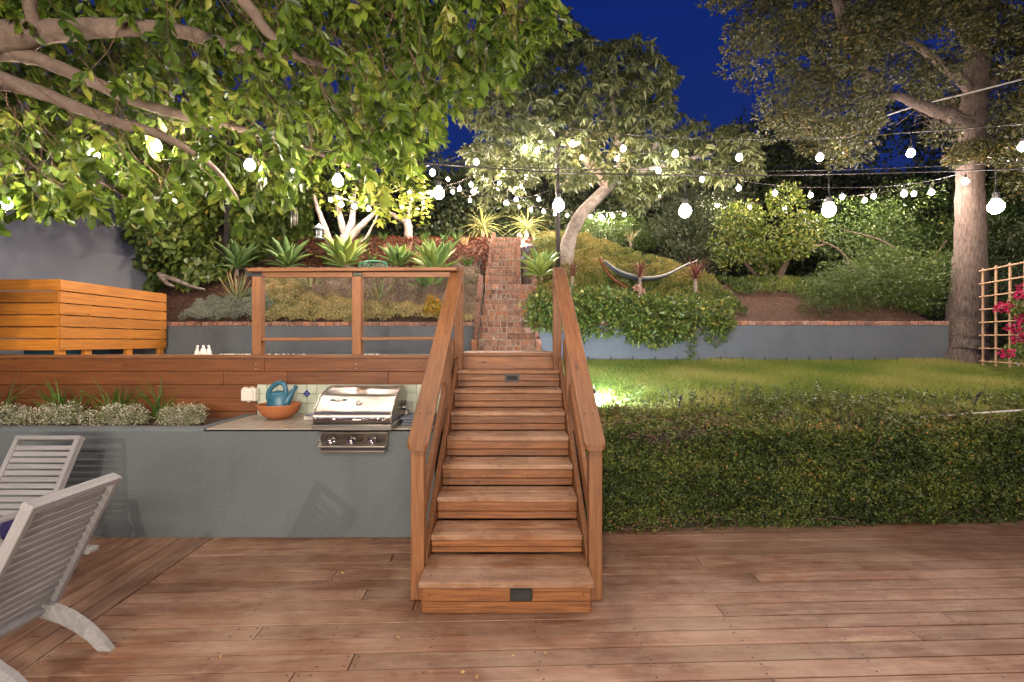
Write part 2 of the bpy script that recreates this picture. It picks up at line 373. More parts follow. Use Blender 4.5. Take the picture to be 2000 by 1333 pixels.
def leaves(name, Pt, D, Nn, ln, wd, tint, mat, tp=T_OV, parent=None, origin=None):
    n = len(Pt); V = leaf_arrays(Pt, D, Nn, ln, wd, tp); k = V.shape[1]
    fl = np.concatenate([np.array(f) for f in tp[1]]); sz = np.array([len(f) for f in tp[1]])
    loops = (fl[None]+(np.arange(n)*k)[:, None]).ravel()
    V = V.reshape(-1, 3)
    if origin is None: origin = wm(parent).translation if parent is not None else (V[:, 0].mean(), V[:, 1].mean(), V[:, 2].min())
    me = mesh_np(name, V, loops, np.tile(sz, n), np.repeat(tint, k), mat, origin)
    return link(name, me, parent, Matrix.Translation(origin))
def rnd_dir(n): return unit(rng.normal(size=(n, 3)))
def cloud(blobs, n, shell=.55):
    """points through a set of lumpy ellipsoids, densest near their skins; returns points, outward directions"""
    b = np.array(blobs, float); vol = (b[:, 3]*b[:, 4]+b[:, 3]*b[:, 5]+b[:, 4]*b[:, 5])
    idx = rng.choice(len(b), n, p=vol/vol.sum()); d = rnd_dir(n)
    r = shell+(1-shell)*rng.random(n)**.6; r *= 1+.12*np.sin(d[:, 0]*7+idx)+.12*np.sin(d[:, 2]*9+idx*2.)
    return b[idx, :3]+d*b[idx, 3:6]*r[:, None], d, idx
def in_poly(x, y, poly):
    x = np.asarray(x); y = np.asarray(y); ins = np.zeros(x.shape, bool); j = len(poly)-1
    for i in range(len(poly)):
        xi, yi = poly[i]; xj, yj = poly[j]
        c = ((yi > y) != (yj > y)) & (x < (xj-xi)*(y-yi)/((yj-yi) or 1e-9)+xi); ins ^= c; j = i
    return ins
def poly_points(poly, n, y0, y1, grow=0.0):
    xs = [p[0] for p in poly]; ys = [p[1] for p in poly]; out = []
    while sum(len(o) for o in out) < n:
        x = rng.uniform(min(xs), max(xs), n*2); y = rng.uniform(min(ys), max(ys), n*2); k = in_poly(x, y, poly)
        x = x[k]; y = y[k]; Y = rng.uniform(y0, y1, len(x))
        out.append(np.stack([(x-1000)*Y/F, Y, EYE-(y-666.5)*Y/F], 1))
    return np.concatenate(out)[:n]
def smooth_path(pts, k=5):
    pts = [Vector(p) for p in pts]; out = []
    for i in range(len(pts)-1):
        p0 = pts[max(i-1, 0)]; p1 = pts[i]; p2 = pts[i+1]; p3 = pts[min(i+2, len(pts)-1)]
        for j in range(k):
            t = j/k; out.append(.5*((2*p1)+(p2-p0)*t+(2*p0-5*p1+4*p2-p3)*t*t+(3*p1-p0-3*p2+p3)*t**3))
    return out+[pts[-1]]
def limb(mb, pts, seg=12, k=5, wob=.02):
    """pts: (photo x, photo y, distance, radius in metres)"""
    p4 = [tuple(P(a, b, c))+(r,) for a, b, c, r in pts]
    q = smooth_path([p[:3] for p in p4], k); rr = np.interp(np.linspace(0, len(p4)-1, len(q)), range(len(p4)), [p[3] for p in p4])
    q = [v+Vector(rng.normal(size=3))*wob*r for v, r in zip(q, rr)]
    rr = [r*(1+rng.normal()*.03) for r in rr]
    mb.tube(q, rr, seg)

# ================================================================== SETTING
DR = R(2.0)      # the deck lies turned 2 degrees
def rot2(x, y): return (x*math.cos(DR)-y*math.sin(DR), x*math.sin(DR)+y*math.cos(DR))
# ---- far ground
def H(x, Y):
    x = np.asarray(x, float); Y = np.asarray(Y, float)
    slope = 2.0+.56*(Y-7.5)
    left = np.where(Y < 9.42, slope, np.minimum(3.17+.55*(Y-9.45), 4.24+.03*(Y-11.3)))
    cap = np.maximum(4.22-.62*(np.maximum(x, 1.6)-1.6), 2.88)+.03*(Y-9)
    right = np.minimum(slope, cap)
    w = np.clip((x+.3)/.3, 0, 1)
    h = left*(1-w)+right*w
    stl = np.where(Y < 8.95, 1.35+.8*(Y-7.42), np.minimum(2.5+.643*(Y-8.98), 3.95+(Y-11)*.8))
    cor = np.where(Y < 8.9, (x > -.62) & (x < .42), (x > -.52) & (x < .20)) & (Y < 11.3)
    h = np.where(cor, np.minimum(h, stl), h)
    f = np.clip((x-6.75)/.25, 0, 1)          # beyond the wall's end the ground is at lawn level
    h = h*(1-f)+f*(1.47+.02*(Y-7.4)+.12*np.clip(Y-8, 0, 9))
    h = h*(1-np.clip((-x-6.5)/.6, 0, 1)*.35)+np.clip((-x-6.5)/.6, 0, 1)*.35*2.2
    return h
def grid_mesh(name, xs, ys, fz, mat, kind='structure'):
    X, Yv = np.meshgrid(xs, ys); Z = fz(X, Yv)
    v = np.stack([X.ravel(), Yv.ravel(), Z.ravel()], 1); nx = len(xs); ny = len(ys)
    i = (np.arange(ny-1)[:, None]*nx+np.arange(nx-1)[None]).ravel()
    lp = np.stack([i, i+1, i+1+nx, i+nx], 1).ravel()
    me = mesh_np(name, v, lp, np.full(len(i), 4), np.zeros(len(v)), mat, (0, 0, 0))
    me.polygons.foreach_set('use_smooth', [True]*len(i))
    o = link(name, me); o['kind'] = kind; return o
bumpf = lambda x, y: .03*np.sin(x*3.1+y*1.3)*np.cos(y*2.7-x)+.012*np.sin(x*11+y*7)*np.cos(y*13)
grid_mesh('hillside', np.arange(-16, 18, .10), np.concatenate([np.arange(7.52, 12.5, .12), np.arange(12.5, 40, 1.2)]), lambda x, y: H(x, y)+bumpf(x, y)-.04, M['soil'])
g = MB().box((0, 16, -1.0), (66, 60, .3)).build('ground', M['soil']); g['kind'] = 'structure'
# ---- patio behind the upper wall
g = MB().box((-5.06, 6.36, 1.535), (8.76, 2.05, .09)).box((-.06, 7.2, 1.53), (1.2, .42, .09)).build('patio', M['paving']); g['kind'] = 'structure'
g = MB().box((-3.55, 6.38, .72), (5.78, 2.0, 1.50)).box((-.04, 6.5, .72), (1.2, 1.75, 1.50)).build('terrace_fill', M['soil']); g['kind'] = 'structure'
# ---- lawn
def LZ(x, Y): return 1.03+(np.clip(Y, 5.2, 7.4)-5.3)*.215+.012*np.sin(x*1.7)*np.sin(Y*3)
def lawnz(x, Y): return np.where(Y < 5.2, LZ(x, 5.2)-(5.2-Y)*.9, LZ(x, Y))
grid_mesh('lawn', np.arange(.59, 11, .12), np.arange(5.06, 7.62, .12), lawnz, M['lawnbase'])
# ---- deck
deck = thing('deck', 'weathered reddish brown timber deck in the foreground', None, (0, 2, 0), kind='structure')
del deck['label']
g = MB().box((0, 1.6, -.075), (14, 6.4, .06)).build('joist_bed', M['gap'], deck)
pitch = .1435; nails = MB()
def nail(x, y, z=.0): nails.add([(x+.0068*math.cos(a), y+.0068*math.sin(a), z+.0012) for a in (0, 1.05, 2.1, 3.14, 4.19, 5.24)], [(0, 1, 2, 3, 4, 5)])
k = 0; yy = .55
XL = -2.55
while yy < 4.68:
    joints = [XL+.15*0, 6.6]
    j = {0: [-.6], 1: [2.3], 2: [-1.2, 3.1], 3: [1.75], 4: [-.75, 4.2]}[k % 5]
    cuts = [XL+.0]+[q+random.uniform(-.35, .35) for q in j]+[6.4]
    for a, b2 in zip(cuts[:-1], cuts[1:]):
        p0 = rot2(a+.003+.0, yy); p1 = rot2(b2-.003, yy)
        dz = random.uniform(-.0015, .0015)
        plank('plank', (p0[0], p0[1], -.019+dz), (p1[0], p1[1], -.019+dz), .1355, .038, M['deck'], deck, b=.002)
        for e in (a+.03, b2-.03):
            for s_ in (-.04, .04): q = rot2(e, yy+s_); nail(q[0], q[1])
    for jx in np.arange(-2.2, 6.2, .61):
        for s_ in (-.042, .04):
            if random.random() < .8: q = rot2(jx+random.uniform(-.02, .02), yy+s_+random.uniform(-.006, .006)); nail(q[0], q[1])
    k += 1; yy += pitch
xx = XL-.075-.003; k = 0
while xx > -6.2:
    cut = random.uniform(1.2, 3.4)
    for a, b2 in ((.4, cut), (cut, 4.66)):
        p0 = rot2(xx, a+.002); p1 = rot2(xx, b2-.002); dz = random.uniform(-.0015, .0015)
        plank('plank', (p0[0], p0[1], -.019+dz), (p1[0], p1[1], -.019+dz), .1355, .038, M['deck'], deck, b=.002)
    for jy in np.arange(.6, 4.5, .61):
        for s_ in (-.042, .04): q = rot2(xx+s_, jy); nail(q[0], q[1])
    xx -= pitch
o = nails.build('nail_heads', M['nail'], deck); o['kind'] = 'stuff'

# ================================================================== RETAINING WALLS
def cap_bricks(parent, x0, x1, y, ztop, depth=.2, w=.118, ht=.062, d2=None):
    n = int((x1-x0)/w)
    for i in range(n):
        x = x0+(i+.5)*(x1-x0)/n
        m = Matrix.Translation((x, y+random.uniform(-.008, .008), ztop-ht/2+random.uniform(-.005, .004))) @ Matrix.Rotation(random.uniform(-.05, .05), 4, 'Z') @ Matrix.Rotation(random.uniform(-.03, .03), 4, 'Y')
        link('brick', bevel_box((x1-x0)/n-.011, depth, ht, .006, M['brick'], 'brick'), parent, m)
def block_wall(label, x0, x1, y, zb, zt, name='retaining_wall', depth=.2):
    t = thing(name, label, 'wall', ((x0+x1)/2, y+depth/2, zb))
    MB().box(((x0+x1)/2, y+depth/2, (zb+zt-.064)/2), (x1-x0, depth, zt-.064-zb)).build('wall_face', M['stucco_blue'], t, bevel=.006)
    MB().box(((x0+x1)/2, y+depth/2, zt-.037), (x1-x0, depth-.03, .05)).build('mortar_bed', M['mortar'], t)
    cap_bricks(t, x0, x1, y+depth/2-.008, zt)
    return t
block_wall('blue grey stucco planter wall capped with red bricks, left of the brick steps behind the railing', -6.2, -.60, 7.4, 1.5, 2.075)
block_wall('blue grey stucco retaining wall capped with red bricks at the back of the lawn', .42, 6.72, 7.4, 1.3, 2.085)
block_wall('short upper blue grey wall with brick cap on the hillside left of the brick steps', -5.2, -.62, 9.36, 2.7, 3.215, depth=.16)

# ---- grill island wall and planter
isl = thing('barbecue_island', 'long low teal grey stucco wall with tiled counter and planter holding the grill', 'wall', (-3.2, 4.36, 0))
fy = 4.36
MB().prism([(fy, 0), (fy, .962), (fy+.022, .984), (fy+.16, .984), (fy+.16, 0)], -6.6, -2.80).prism([(fy, 0), (fy, .9745), (5.27, .9605), (5.27, 0)], -2.80, -.70).build('stucco_face', M['stucco_teal'], isl)
MB().box((-2.86, 4.90, .965), (.125, .74, .03)).build('counter_edge', M['stucco_teal'], isl, bevel=.006)
MB().box((-4.7, 4.9, .45), (3.6, .74, .98)).build('planter_soil', M['soil'], isl)
MB().box((-1.745, 4.815, .967), (2.09, .91, .012)).build('grout_bed', M['grout'], isl)
tb = MB()
for i in range(19):
    for j in range(8):
        tb.box((-2.785+.108*(i+.5)+.01, 4.366+.111*(j+.5), .980+random.uniform(-.001, .001)), (.103, .106, .014))
o = tb.build('counter_tiles', M['ctile'], isl); o['kind'] = 'stuff'
# backsplash
bs = thing('tile_backsplash', 'pale sage tiled backsplash behind the grill under the wooden fascia', 'tiles', (-1.75, 5.27, .985))
MB().box((-1.74, 5.276, 1.145), (2.09, .014, .325)).build('grout_panel', M['grout'], bs)
for i in range(19):
    for j in range(3):
        m = Matrix.Translation((-2.785+.109*(i+.5), 5.262, .990+.107*(j+.5))) @ Matrix.Rotation(random.uniform(-.012, .012), 4, 'X') @ Matrix.Rotation(random.uniform(-.012, .012), 4, 'Z')
        link('tile', bevel_box(.104, .014, .102, .003, M['tile'], 'tile'), bs, m)
cx = -2.785+.109*5; cz = .990+.107*2
for (a, b2) in ((.030, 0), (-.030, 0), (0, -.030), (0, .030)):
    MB().box((cx+a*.75, 5.253, cz+b2*.75), (.027, .004, .027), Matrix.Rotation(R(45), 3, 'Y')).build('painted_motif', M['cobalt'], bs)
# fascia boards (thing: upper deck edge)
fas = thing('fascia_wall', 'reddish brown horizontal board wall holding up the terrace left of the stairs', 'board wall', (-3.5, 5.28, .9))
FY = 5.25
zrow = [1.592-.0715-.146*i for i in range(5)]
for i, z in enumerate(zrow):
    x1 = -.72 if i < 2 else -2.79
    cuts = {0: [-6.4, -4.25, -2.70, x1], 1: [-6.4, -3.15, -2.45, -1.35, x1], 2: [-6.4, -3.9, x1], 3: [-6.4, -4.6, x1], 4: [-6.4, -3.5, x1]}[i]
    for a, b2 in zip(cuts[:-1], cuts[1:]):
        plank('board', (a+.0015, FY+.02+(0 if i < 2 else .004), z), (b2-.0015, FY+.02+(0 if i < 2 else .004), z), .1415, .036, M['fascia'], fas, up=(0, -1, 0), b=.003)
plank('cap_board', (-6.4, 5.33, 1.610), (-.72, 5.33, 1.610), .19, .032, M['rail'], fas)
MB().box((-3.6, 5.30, 1.24), (5.7, .012, .66)).build('backing', M['gap'], fas)
for px in (-2.53, -2.545, -1.35, -.9):
    pass
nb = MB()
for (a, z) in ((500, 712), (500, 721), (695, 712), (695, 720), (820, 712)):
    q = P(a, z, FY-.004); nb.ball(q, .007, 8, 4)
nb.build('bolt_heads', M['alu'], fas)

# ================================================================== STAIRS
SX = -.038
st = thing('wooden_staircase', 'redwood stained staircase climbing from the deck to the terrace', 'stairs', (SX, 3.1, 0))
steps = [(1, .222, 3.10)]+[(n, .366+.183*(n-2), 3.50+.28*(n-2)) for n in range(2, 9)]
for n, z, yf in steps:
    w = 1.13 if n == 1 else 1.105
    dep = .42 if n == 1 else .30
    nb_ = 2; bw = (dep-.006)/2
    for j in range(2):
        plank('tread', (SX-w/2, yf+bw*(j+.5)+.006*j, z-.019), (SX+w/2, yf+bw*(j+.5)+.006*j, z-.019), bw, .038, M['tread'], st, b=.005)
    zb = 0 if n == 1 else steps[n-2][1]
    hh = (z-.040-zb-.004); ry = yf+.03
    h1 = hh*.56; h2 = hh-h1; ry -= 0
    ww = w-.03 if n == 1 else w
    plank('riser', (SX-ww/2, ry+.01, z-.040-h1/2), (SX+ww/2, ry+.01, z-.040-h1/2), h1-.005, .02, M['redwood'], st, up=(0, -1, 0), b=.004)
    plank('riser', (SX-ww/2, ry+.013, zb+.004+h2/2), (SX+ww/2, ry+.013, zb+.004+h2/2), h2-.004, .02, M['redwood'], st, up=(0, -1, 0), b=.004)
# side cheeks of first step
for s_ in (-1, 1):
    plank('side_board', (SX+s_*.548, 3.16, .092), (SX+s_*.548, 3.50, .092), .18, .022, M['redwood'], st, up=(1, 0, 0), b=.003)
# platform front
plank('tread', (SX-.59, 5.53, 1.628), (SX+.56, 5.53, 1.628), .15, .038, M['rail'], st, b=.005)
plank('riser', (SX-.555, 5.49, 1.535), (SX+.57, 5.49, 1.535), .142, .03, M['redwood'], st, up=(0, -1, 0), b=.003)
for j in range(10):
    plank('tread', (SX-.59, 5.68+.146*j, 1.628-.001*j), (SX+.56, 5.68+.146*j, 1.628-.001*j), .14, .038, M['rail'], st, b=.004)
# stringers and slanted side boards
for s_ in (-1, 1):
    xs = SX+s_*.575
    MB().prism([(3.38, 0.005), (5.5, 1.30), (5.5, 1.60), (5.42, 1.62), (3.38, .29), ], xs-.019, xs+.019).build('stringer', M['rail'], st, bevel=.004)
    # slanted guard board
    zz = lambda y: .366+.654*(y-3.5)
    MB().prism([(3.39, zz(3.39)+.04), (5.36, zz(5.36)+.04), (5.36, zz(5.36)+.22), (3.39, zz(3.39)+.22)], xs-.018+s_*.045, xs+.018+s_*.045).build('guard_board', M['rail'], st, bevel=.004)
XP = .592
rail_lab = {-1: 'left', 1: 'right'}
for s_ in (-1, 1):
    xp = SX+s_*XP
    # posts are parts of the stair
    for (yy_, zb, zt) in ((3.35, 0, 1.06), (4.75, .9, 2.0), (5.44, 1.3, 2.55)):
        if yy_ == 5.44: xq = xp+(.03 if s_ < 0 else -.045)
        else: xq = xp+s_*.02
        plank('post', (xq, yy_, zb), (xq, yy_, zt), .092, .092, M['rail'], st, up=(0, -1, 0), b=.004)
    # sloping cap with clipped front corners
    def zc(y): return 1.090+.668*(y-3.2)
    y0, y1 = 3.19, 5.49; hw = .072; ch = .022
    x0_ = xp-s_*.0; x1_ = xp+(.012 if s_ < 0 else -.02)
    pts = [(-hw+ch, 0), (hw-ch, 0), (hw, ch*1.3), (hw, y1-y0), (-hw, y1-y0), (-hw, ch*1.3)]
    vs = []
    for dz in (-.038, 0):
        for a, b2 in pts:
            vs.append((x0_+(x1_-x0_)*b2/(y1-y0)+a, y0+b2, zc(y0+b2)+dz))
    n = 6
    ob = MB(); ob.add([Vector(v) for v in vs], [tuple(range(n))[::-1], tuple(range(n, 2*n))]+[(i, (i+1) % n, n+(i+1) % n, n+i) for i in range(n)])
    # give it a local frame with x along the slope so that the grain follows it
    ang = math.atan(.668); m = Matrix.Translation((x0_, y0, zc(y0))) @ Matrix.Rotation(R(90), 4, 'Z') @ Matrix.Rotation(-ang, 4, 'Y')
    me = bpy.data.meshes.new('handrail'); inv = m.inverted()
    me.from_pydata([tuple(inv @ Vector(v)) for v in ob.v], [], ob.f)
    bm = bmesh.new(); bm.from_mesh(me); bmesh.ops.recalc_face_normals(bm, faces=bm.faces); bmesh.ops.bevel(bm, geom=bm.edges[:], offset=.005, segments=1, affect='EDGES'); bm.to_mesh(me); bm.free()
    me.materials.append(M['rail']); link('handrail', me, st, m)
    plank('rail_support', (x0_+s_*.0, 3.4, zc(3.4)-.085), (x1_, 5.38, zc(5.38)-.085), .036, .085, M['rail'], st)
    sc_ = MB()
    for yb in (3.45, 4.35, 4.75, 5.3, 5.42):
        for a in (-.03, .03): sc_.ball((x0_+(x1_-x0_)*(yb-y0)/(y1-y0)+a, yb, zc(yb)+.0005), .006, 6, 4)
    for (n_, z_, yf_) in (steps if s_ > 0 else ()):
        for sx_ in (-.5, -.17, .17, .5):
            for dy_ in (.05, .10, .20, .25): sc_.ball((SX+sx_+random.uniform(-.01, .01), yf_+dy_, z_+.0003), .0042, 6, 4)
            sc_.ball((SX+sx_, yf_+.019, z_-.09), .0042, 6, 4)
    o = sc_.build('screws', M['nail'], st); o['kind'] = 'stuff'
# step lights
def steplight(cx, cy, Y, w, h, label):
    q = P(cx, cy, Y); t = thing('step_light', label, 'light', q)
    MB().box((q.x, q.y, q.z), (w, .016, h)).build('housing', M['black'], t, bevel=.003)
    MB().box((q.x, q.y-.009, q.z-h*.08), (w*.78, .004, h*.55)).build('lens', M['lens'], t)
    MB().box((q.x, q.y-.010, q.z+h*.32), (w*.9, .014, h*.2)).build('hood', M['black'], t, bevel=.002)
steplight(1018, 1161, 3.118, .142, .083, 'black step light in the riser of the lowest wooden step')
steplight(1000, 737.5, 5.195, .148, .088, 'black step light in a riser near the top of the wooden stairs')
# ---- terrace guard rail
gr = thing('guard_rail', 'reddish brown wooden guard railing with three posts on the terrace edge', 'railing', (-1.7, 5.33, 1.6))
GY = 5.36
for cxp in (505, 699): q = P(cxp, 697, GY); plank('post', (q.x, GY, 1.626), (q.x, GY, 2.49), .098, .098, M['rail'], gr, up=(0, -1, 0))
a = P(489, 529, GY); b2 = P(893, 525.5, GY)
plank('top_rail', (a.x, GY, 2.56), (b2.x+.0, GY, 2.573), .15, .038, M['rail'], gr)
plank('sub_rail', (P(515, 0, GY).x, GY-.02, 2.513), (P(690, 0, GY).x, GY-.02, 2.513), .06, .034, M['rail'], gr, up=(0, -1, 0))
plank('sub_rail', (P(708, 0, GY).x, GY-.02, 2.515), (P(880, 0, GY).x, GY-.02, 2.515), .06, .034, M['rail'], gr, up=(0, -1, 0))
plank('lower_rail', (P(515, 0, GY).x, GY, 1.797), (P(690, 0, GY).x, GY, 1.803), .088, .034, M['rail'], gr)
plank('lower_rail', (P(708, 0, GY).x, GY, 1.805), (P(880, 0, GY).x, GY, 1.81), .088, .034, M['rail'], gr)

# ================================================================== BRICK STEPS
bsx = -.085
bst = thing('brick_staircase', 'worn red brick garden steps climbing the hillside behind the terrace', 'stairs', (bsx, 7.4, 1.6))
mort = MB(); cnt = 0
def brick_step(y0, zb, zt, dep, w, cx):
    global cnt
    rise = zt-zb; hr = .095; n = max(6, int(w/.072))
    mort.box((cx, y0-.012+dep*.8, zt-hr/2-.003), (w, dep*1.6, hr)); mort.box((cx, y0+.008+dep*.8, zb+(rise-hr)/2-.003), (w, dep*1.6, rise-hr))
    def row(z, h, nb, deep, proud):
        wd = w/nb
        for i in range(nb):
            x = cx-w/2+wd*(i+.5)
            m = Matrix.Translation((x, y0-proud+deep/2+random.uniform(-.006, .006), z+random.uniform(-.003, .003))) @ Matrix.Rotation(random.uniform(-.05, .05), 4, 'Y') @ Matrix.Rotation(random.uniform(-.04, .04), 4, 'Z')
            link('brick', bevel_box(wd-.013, deep, h-.012, .006, M['brick'], 'brick'), bst, m)
    row(zt-hr/2, hr, n, .2, .022)
    row(zb+(rise-hr)/2, rise-hr, max(3, int(w/(.21 if random.random() < .5 else .105))), .1, .0)
nl = 6
for i in range(nl):
    brick_step(7.42+.25*i, 1.6+.2*i, 1.8+.2*i, .25, .88-.008*i, bsx+.005*i-.005)
cxu = -.18
for i in range(7):
    brick_step(8.98+.285*i, 2.80+.183*i, 2.983+.183*i, .285, .51, cxu+.008*i)
for s_ in (-1, 1):
    mort.prism([(7.38, 1.4), (9.0, 1.4), (9.0, 2.86), (8.9, 2.86), (7.38, 1.66)], bsx+s_*.475-.038, bsx+s_*.475+.038)
    mort.prism([(8.95, 2.2), (11.2, 3.2), (11.2, 4.25), (11.0, 4.20), (8.95, 2.87)], cxu+.03+s_*.295-.026, cxu+.03+s_*.295+.026)
mort.build('mortar_core', M['mortar'], bst)
# side kerb bricks set on edge beside the lower flight
for s_ in (-1, 1):
    for i in range(11):
        yk = 7.40+.148*i; zk = 1.70+.118*i+(.02 if i % 2 else 0)
        m = Matrix.Translation((bsx+s_*.492, yk, zk)) @ Matrix.Rotation(random.uniform(-.06, .06), 4, 'Y')
        link('brick', bevel_box(.085, .15, .215, .008, M['brick'], 'brick'), bst, m)
for s_ in (-1, 1):
    for i in range(12):
        yk = 9.0+.175*i; zk = 2.90+.112*i
        m = Matrix.Translation((cxu+.005*i+s_*.292, yk, zk)) @ Matrix.Rotation(random.uniform(-.12, .12), 4, 'Y')
        link('brick', bevel_box(.065, .17, .19, .008, M['brick'], 'brick'), bst, m)

# ================================================================== ORANGE ENCLOSURE
en = thing('slatted_enclosure', 'bright orange stained slatted wooden enclosure at the left edge of the terrace', 'enclosure', (-5.6, 5.7, 1.6))
ex = -5.245; ey = 5.6
for i in range(6):
    z = 1.735+.139*i
    plank('slat', (-7.4, ey-.012, z), (ex-.012, ey-.012, z), .127, .022, M['orange'], en, up=(0, -1, 0), b=.003)
    plank('slat', (ex, ey-.02, z), (ex-.02, 7.31, z), .127, .022, M['orange'], en, up=(1, 0, 0), b=.003)
    plank('slat', (ex-.02, 7.325, z), (ex-.09, 7.325, z), .127, .022, M['orange'], en, up=(0, 1, 0), b=.003)
for (xa, ya) in ((ex-.06, ey+.05), (ex-.06, 6.0), (ex-.06, 6.65), (ex-.06, 7.25), (-6.2, ey+.05), (-7.0, ey+.05)):
    plank('post', (xa, ya, 1.582), (xa, ya, 2.50), .088, .06, M['orange'], en, up=(1, 0, 0), b=.003)
o = MB().box((-6.0, 6.5, 1.68), (.7, .5, .18)).box((-6.0, 6.5, 1.78), (.74, .54, .03)).build('storage_bin', M['canblue'], bevel=.01); tag(o, 'low dark bin just visible under the orange slatted enclosure', 'bin')

# ================================================================== HOUSE WALL (left)
hw_ = thing('house_wall', 'plain blue grey stucco house wall behind the orange enclosure', 'wall', (-10, 9.4, 1.5))
MB().box((-10.2, 9.5, 4.4), (6.9, .25, 6.0)).build('wall_face', M['house'], hw_)
MB().box((-10.2, 9.36, 1.75), (6.9, .04, .5)).build('plinth', M['house'], hw_, bevel=.01)

# ================================================================== GRILL
gx0, gx1 = -1.746, -1.060
grl = thing('gas_grill', 'stainless steel built-in gas grill with three knobs in the teal counter', 'grill', ((gx0+gx1)/2, 4.5, .984))
prof = [(4.225, 1.050), (4.222, 1.115), (4.230, 1.140), (4.252, 1.163), (4.385, 1.268), (4.402, 1.284), (4.430, 1.293), (4.60, 1.338), (4.66, 1.348), (4.74, 1.335), (4.80, 1.28), (4.82, 1.05)]
lid = MB(); n = len(prof)
vs = [(gx0+.004, a, b2) for a, b2 in prof]+[(gx1-.004, a, b2) for a, b2 in prof]
lid.add(vs, [tuple(range(n))[::-1], tuple(range(n, 2*n))]); lid.add(vs, [(i, (i+1) % n, n+(i+1) % n, n+i) for i in range(n)], True)
lido = lid.build('lid', M['steel'], grl)
for xs in (gx0-.004, gx1-.006):       # raised side rims of the lid
    MB().prism([(a-.008, b2+.006) for a, b2 in prof[:-1]]+[(4.83, 1.05)], xs, xs+.010).build('side_rim', M['steel'], grl)
MB().box(((gx0+gx1)/2, 4.50, 1.022), (gx1-gx0+.02, .57, .052)).build('firebox_flange', M['steel'], grl, bevel=.006)
cp = [(4.345, .990), (4.290, .965), (4.330, .945), (4.215, .852), (4.225, .838), (4.345, .835), (4.37, .99)]
MB().prism(cp, -1.712, -1.112).build('control_panel', M['steel'], grl, bevel=.003)
MB().box((-1.412, 4.30, .804), (.575, .11, .028)).build('drip_tray', M['steel'], grl, bevel=.006)
MB().box((-1.412, 4.305, .828), (.56, .08, .02)).build('tray_gap', M['black'], grl)
hb = MB(); hb.tube([(gx0+.06, 4.155, 1.100), (gx1-.07, 4.155, 1.100)], .0125, 14)
ho = hb.build('handle', M['chrome'], grl)
for xh in (gx0+.055, gx1-.06):
    MB().tube([(xh, 4.232, 1.092), (xh, 4.19, 1.094), (xh, 4.158, 1.100)], [.026, .019, .017], 14).build('handle_mount', M['chrome'], ho)
sl = math.atan2(.105, .133)
for kx in (645, 685.5, 726):
    q = P(kx, 861, 4.262); rm = Matrix.Rotation(-(math.pi/2-math.atan2(.093, .115))-R(0), 3, 'X')
    nrm = Vector((0, -.093, .115)).normalized(); ro = nrm.to_track_quat('Z', 'Y').to_matrix()
    kb = MB().lathe(q, [(.040, 0), (.040, .004), (.031, .006), (.029, .022), (.025, .029), (1e-5, .030)], 20, m=ro).build('knob', M['chrome'], grl)
    MB().box(q+nrm*.030, (.010, .052, .016), ro).build('knob_grip', M['chrome'], kb, bevel=.002)
nrm = Vector((0, -.105, .133)).normalized(); ro = nrm.to_track_quat('Z', 'Y').to_matrix()
q = Vector((-1.378, 4.322, 1.2185))+nrm*.002
th = MB().lathe(q, [(.026, 0), (.026, .007), (.022, .009), (.021, .006), (1e-5, .006)], 24, m=ro).build('thermometer', M['chrome'], grl)
MB().lathe(q+nrm*.0075, [(.020, 0), (1e-5, .0015)], 20, m=ro).build('dial', M['white'], th)
# badge with the lettering
bc = Vector((-1.568, 4.353, 1.243))+nrm*.002
bp = [(.066*math.cos(t)*(1 if abs(math.cos(t)) < .9 else 1.1), .017*math.sin(t)) for t in np.linspace(0, 2*math.pi, 28, endpoint=False)]
def badge(sc, d0, d1, mat, name, par):
    m = MB(); vs = [bc+ro @ Vector((a*sc, b3*sc, d)) for d in (d0, d1) for a, b3 in bp]; k_ = len(bp)
    m.add(vs, [tuple(range(k_))[::-1], tuple(range(k_, 2*k_))]+[(i, (i+1) % k_, k_+(i+1) % k_, k_+i) for i in range(k_)]); return m.build(name, mat, par)
xax = ro @ Vector((1, 0, 0))
if xax.x < 0: ro = ro @ Matrix.Rotation(math.pi, 3, 'Z')
bd = badge(1.08, 0, .002, M['chrome'], 'badge', grl); badge(1.0, .002, .003, M['black'], 'badge_face', bd)
fc = bpy.data.curves.new('lettering', 'FONT'); fc.body = 'Turbo'; fc.size = .031; fc.extrude = .0006; fc.align_x = 'CENTER'; fc.align_y = 'CENTER'; fc.shear = .35; fc.offset = .0006
ft = bpy.data.objects.new('lettering_curve', fc); fme = bpy.data.meshes.new_from_object(ft); bpy.data.objects.remove(ft); fme.materials.clear(); fme.materials.append(M['white']); fo = bpy.data.objects.new('lettering', fme); COL.objects.link(fo)
mt = ro.to_4x4(); mt.translation = bc+nrm*.0036
fo.parent = bd; fo.matrix_basis = wm(bd).inverted() @ mt
# rear bracket of the rotisserie
MB().box((-1.035, 4.66, 1.155), (.03, .10, .05), Matrix.Rotation(R(35), 3, 'X')).build('spit_bracket', M['steel'], grl, bevel=.003)
MB().box((-1.03, 4.72, 1.05), (.022, .05, .13)).build('bracket_arm', M['steel'], grl, bevel=.003)

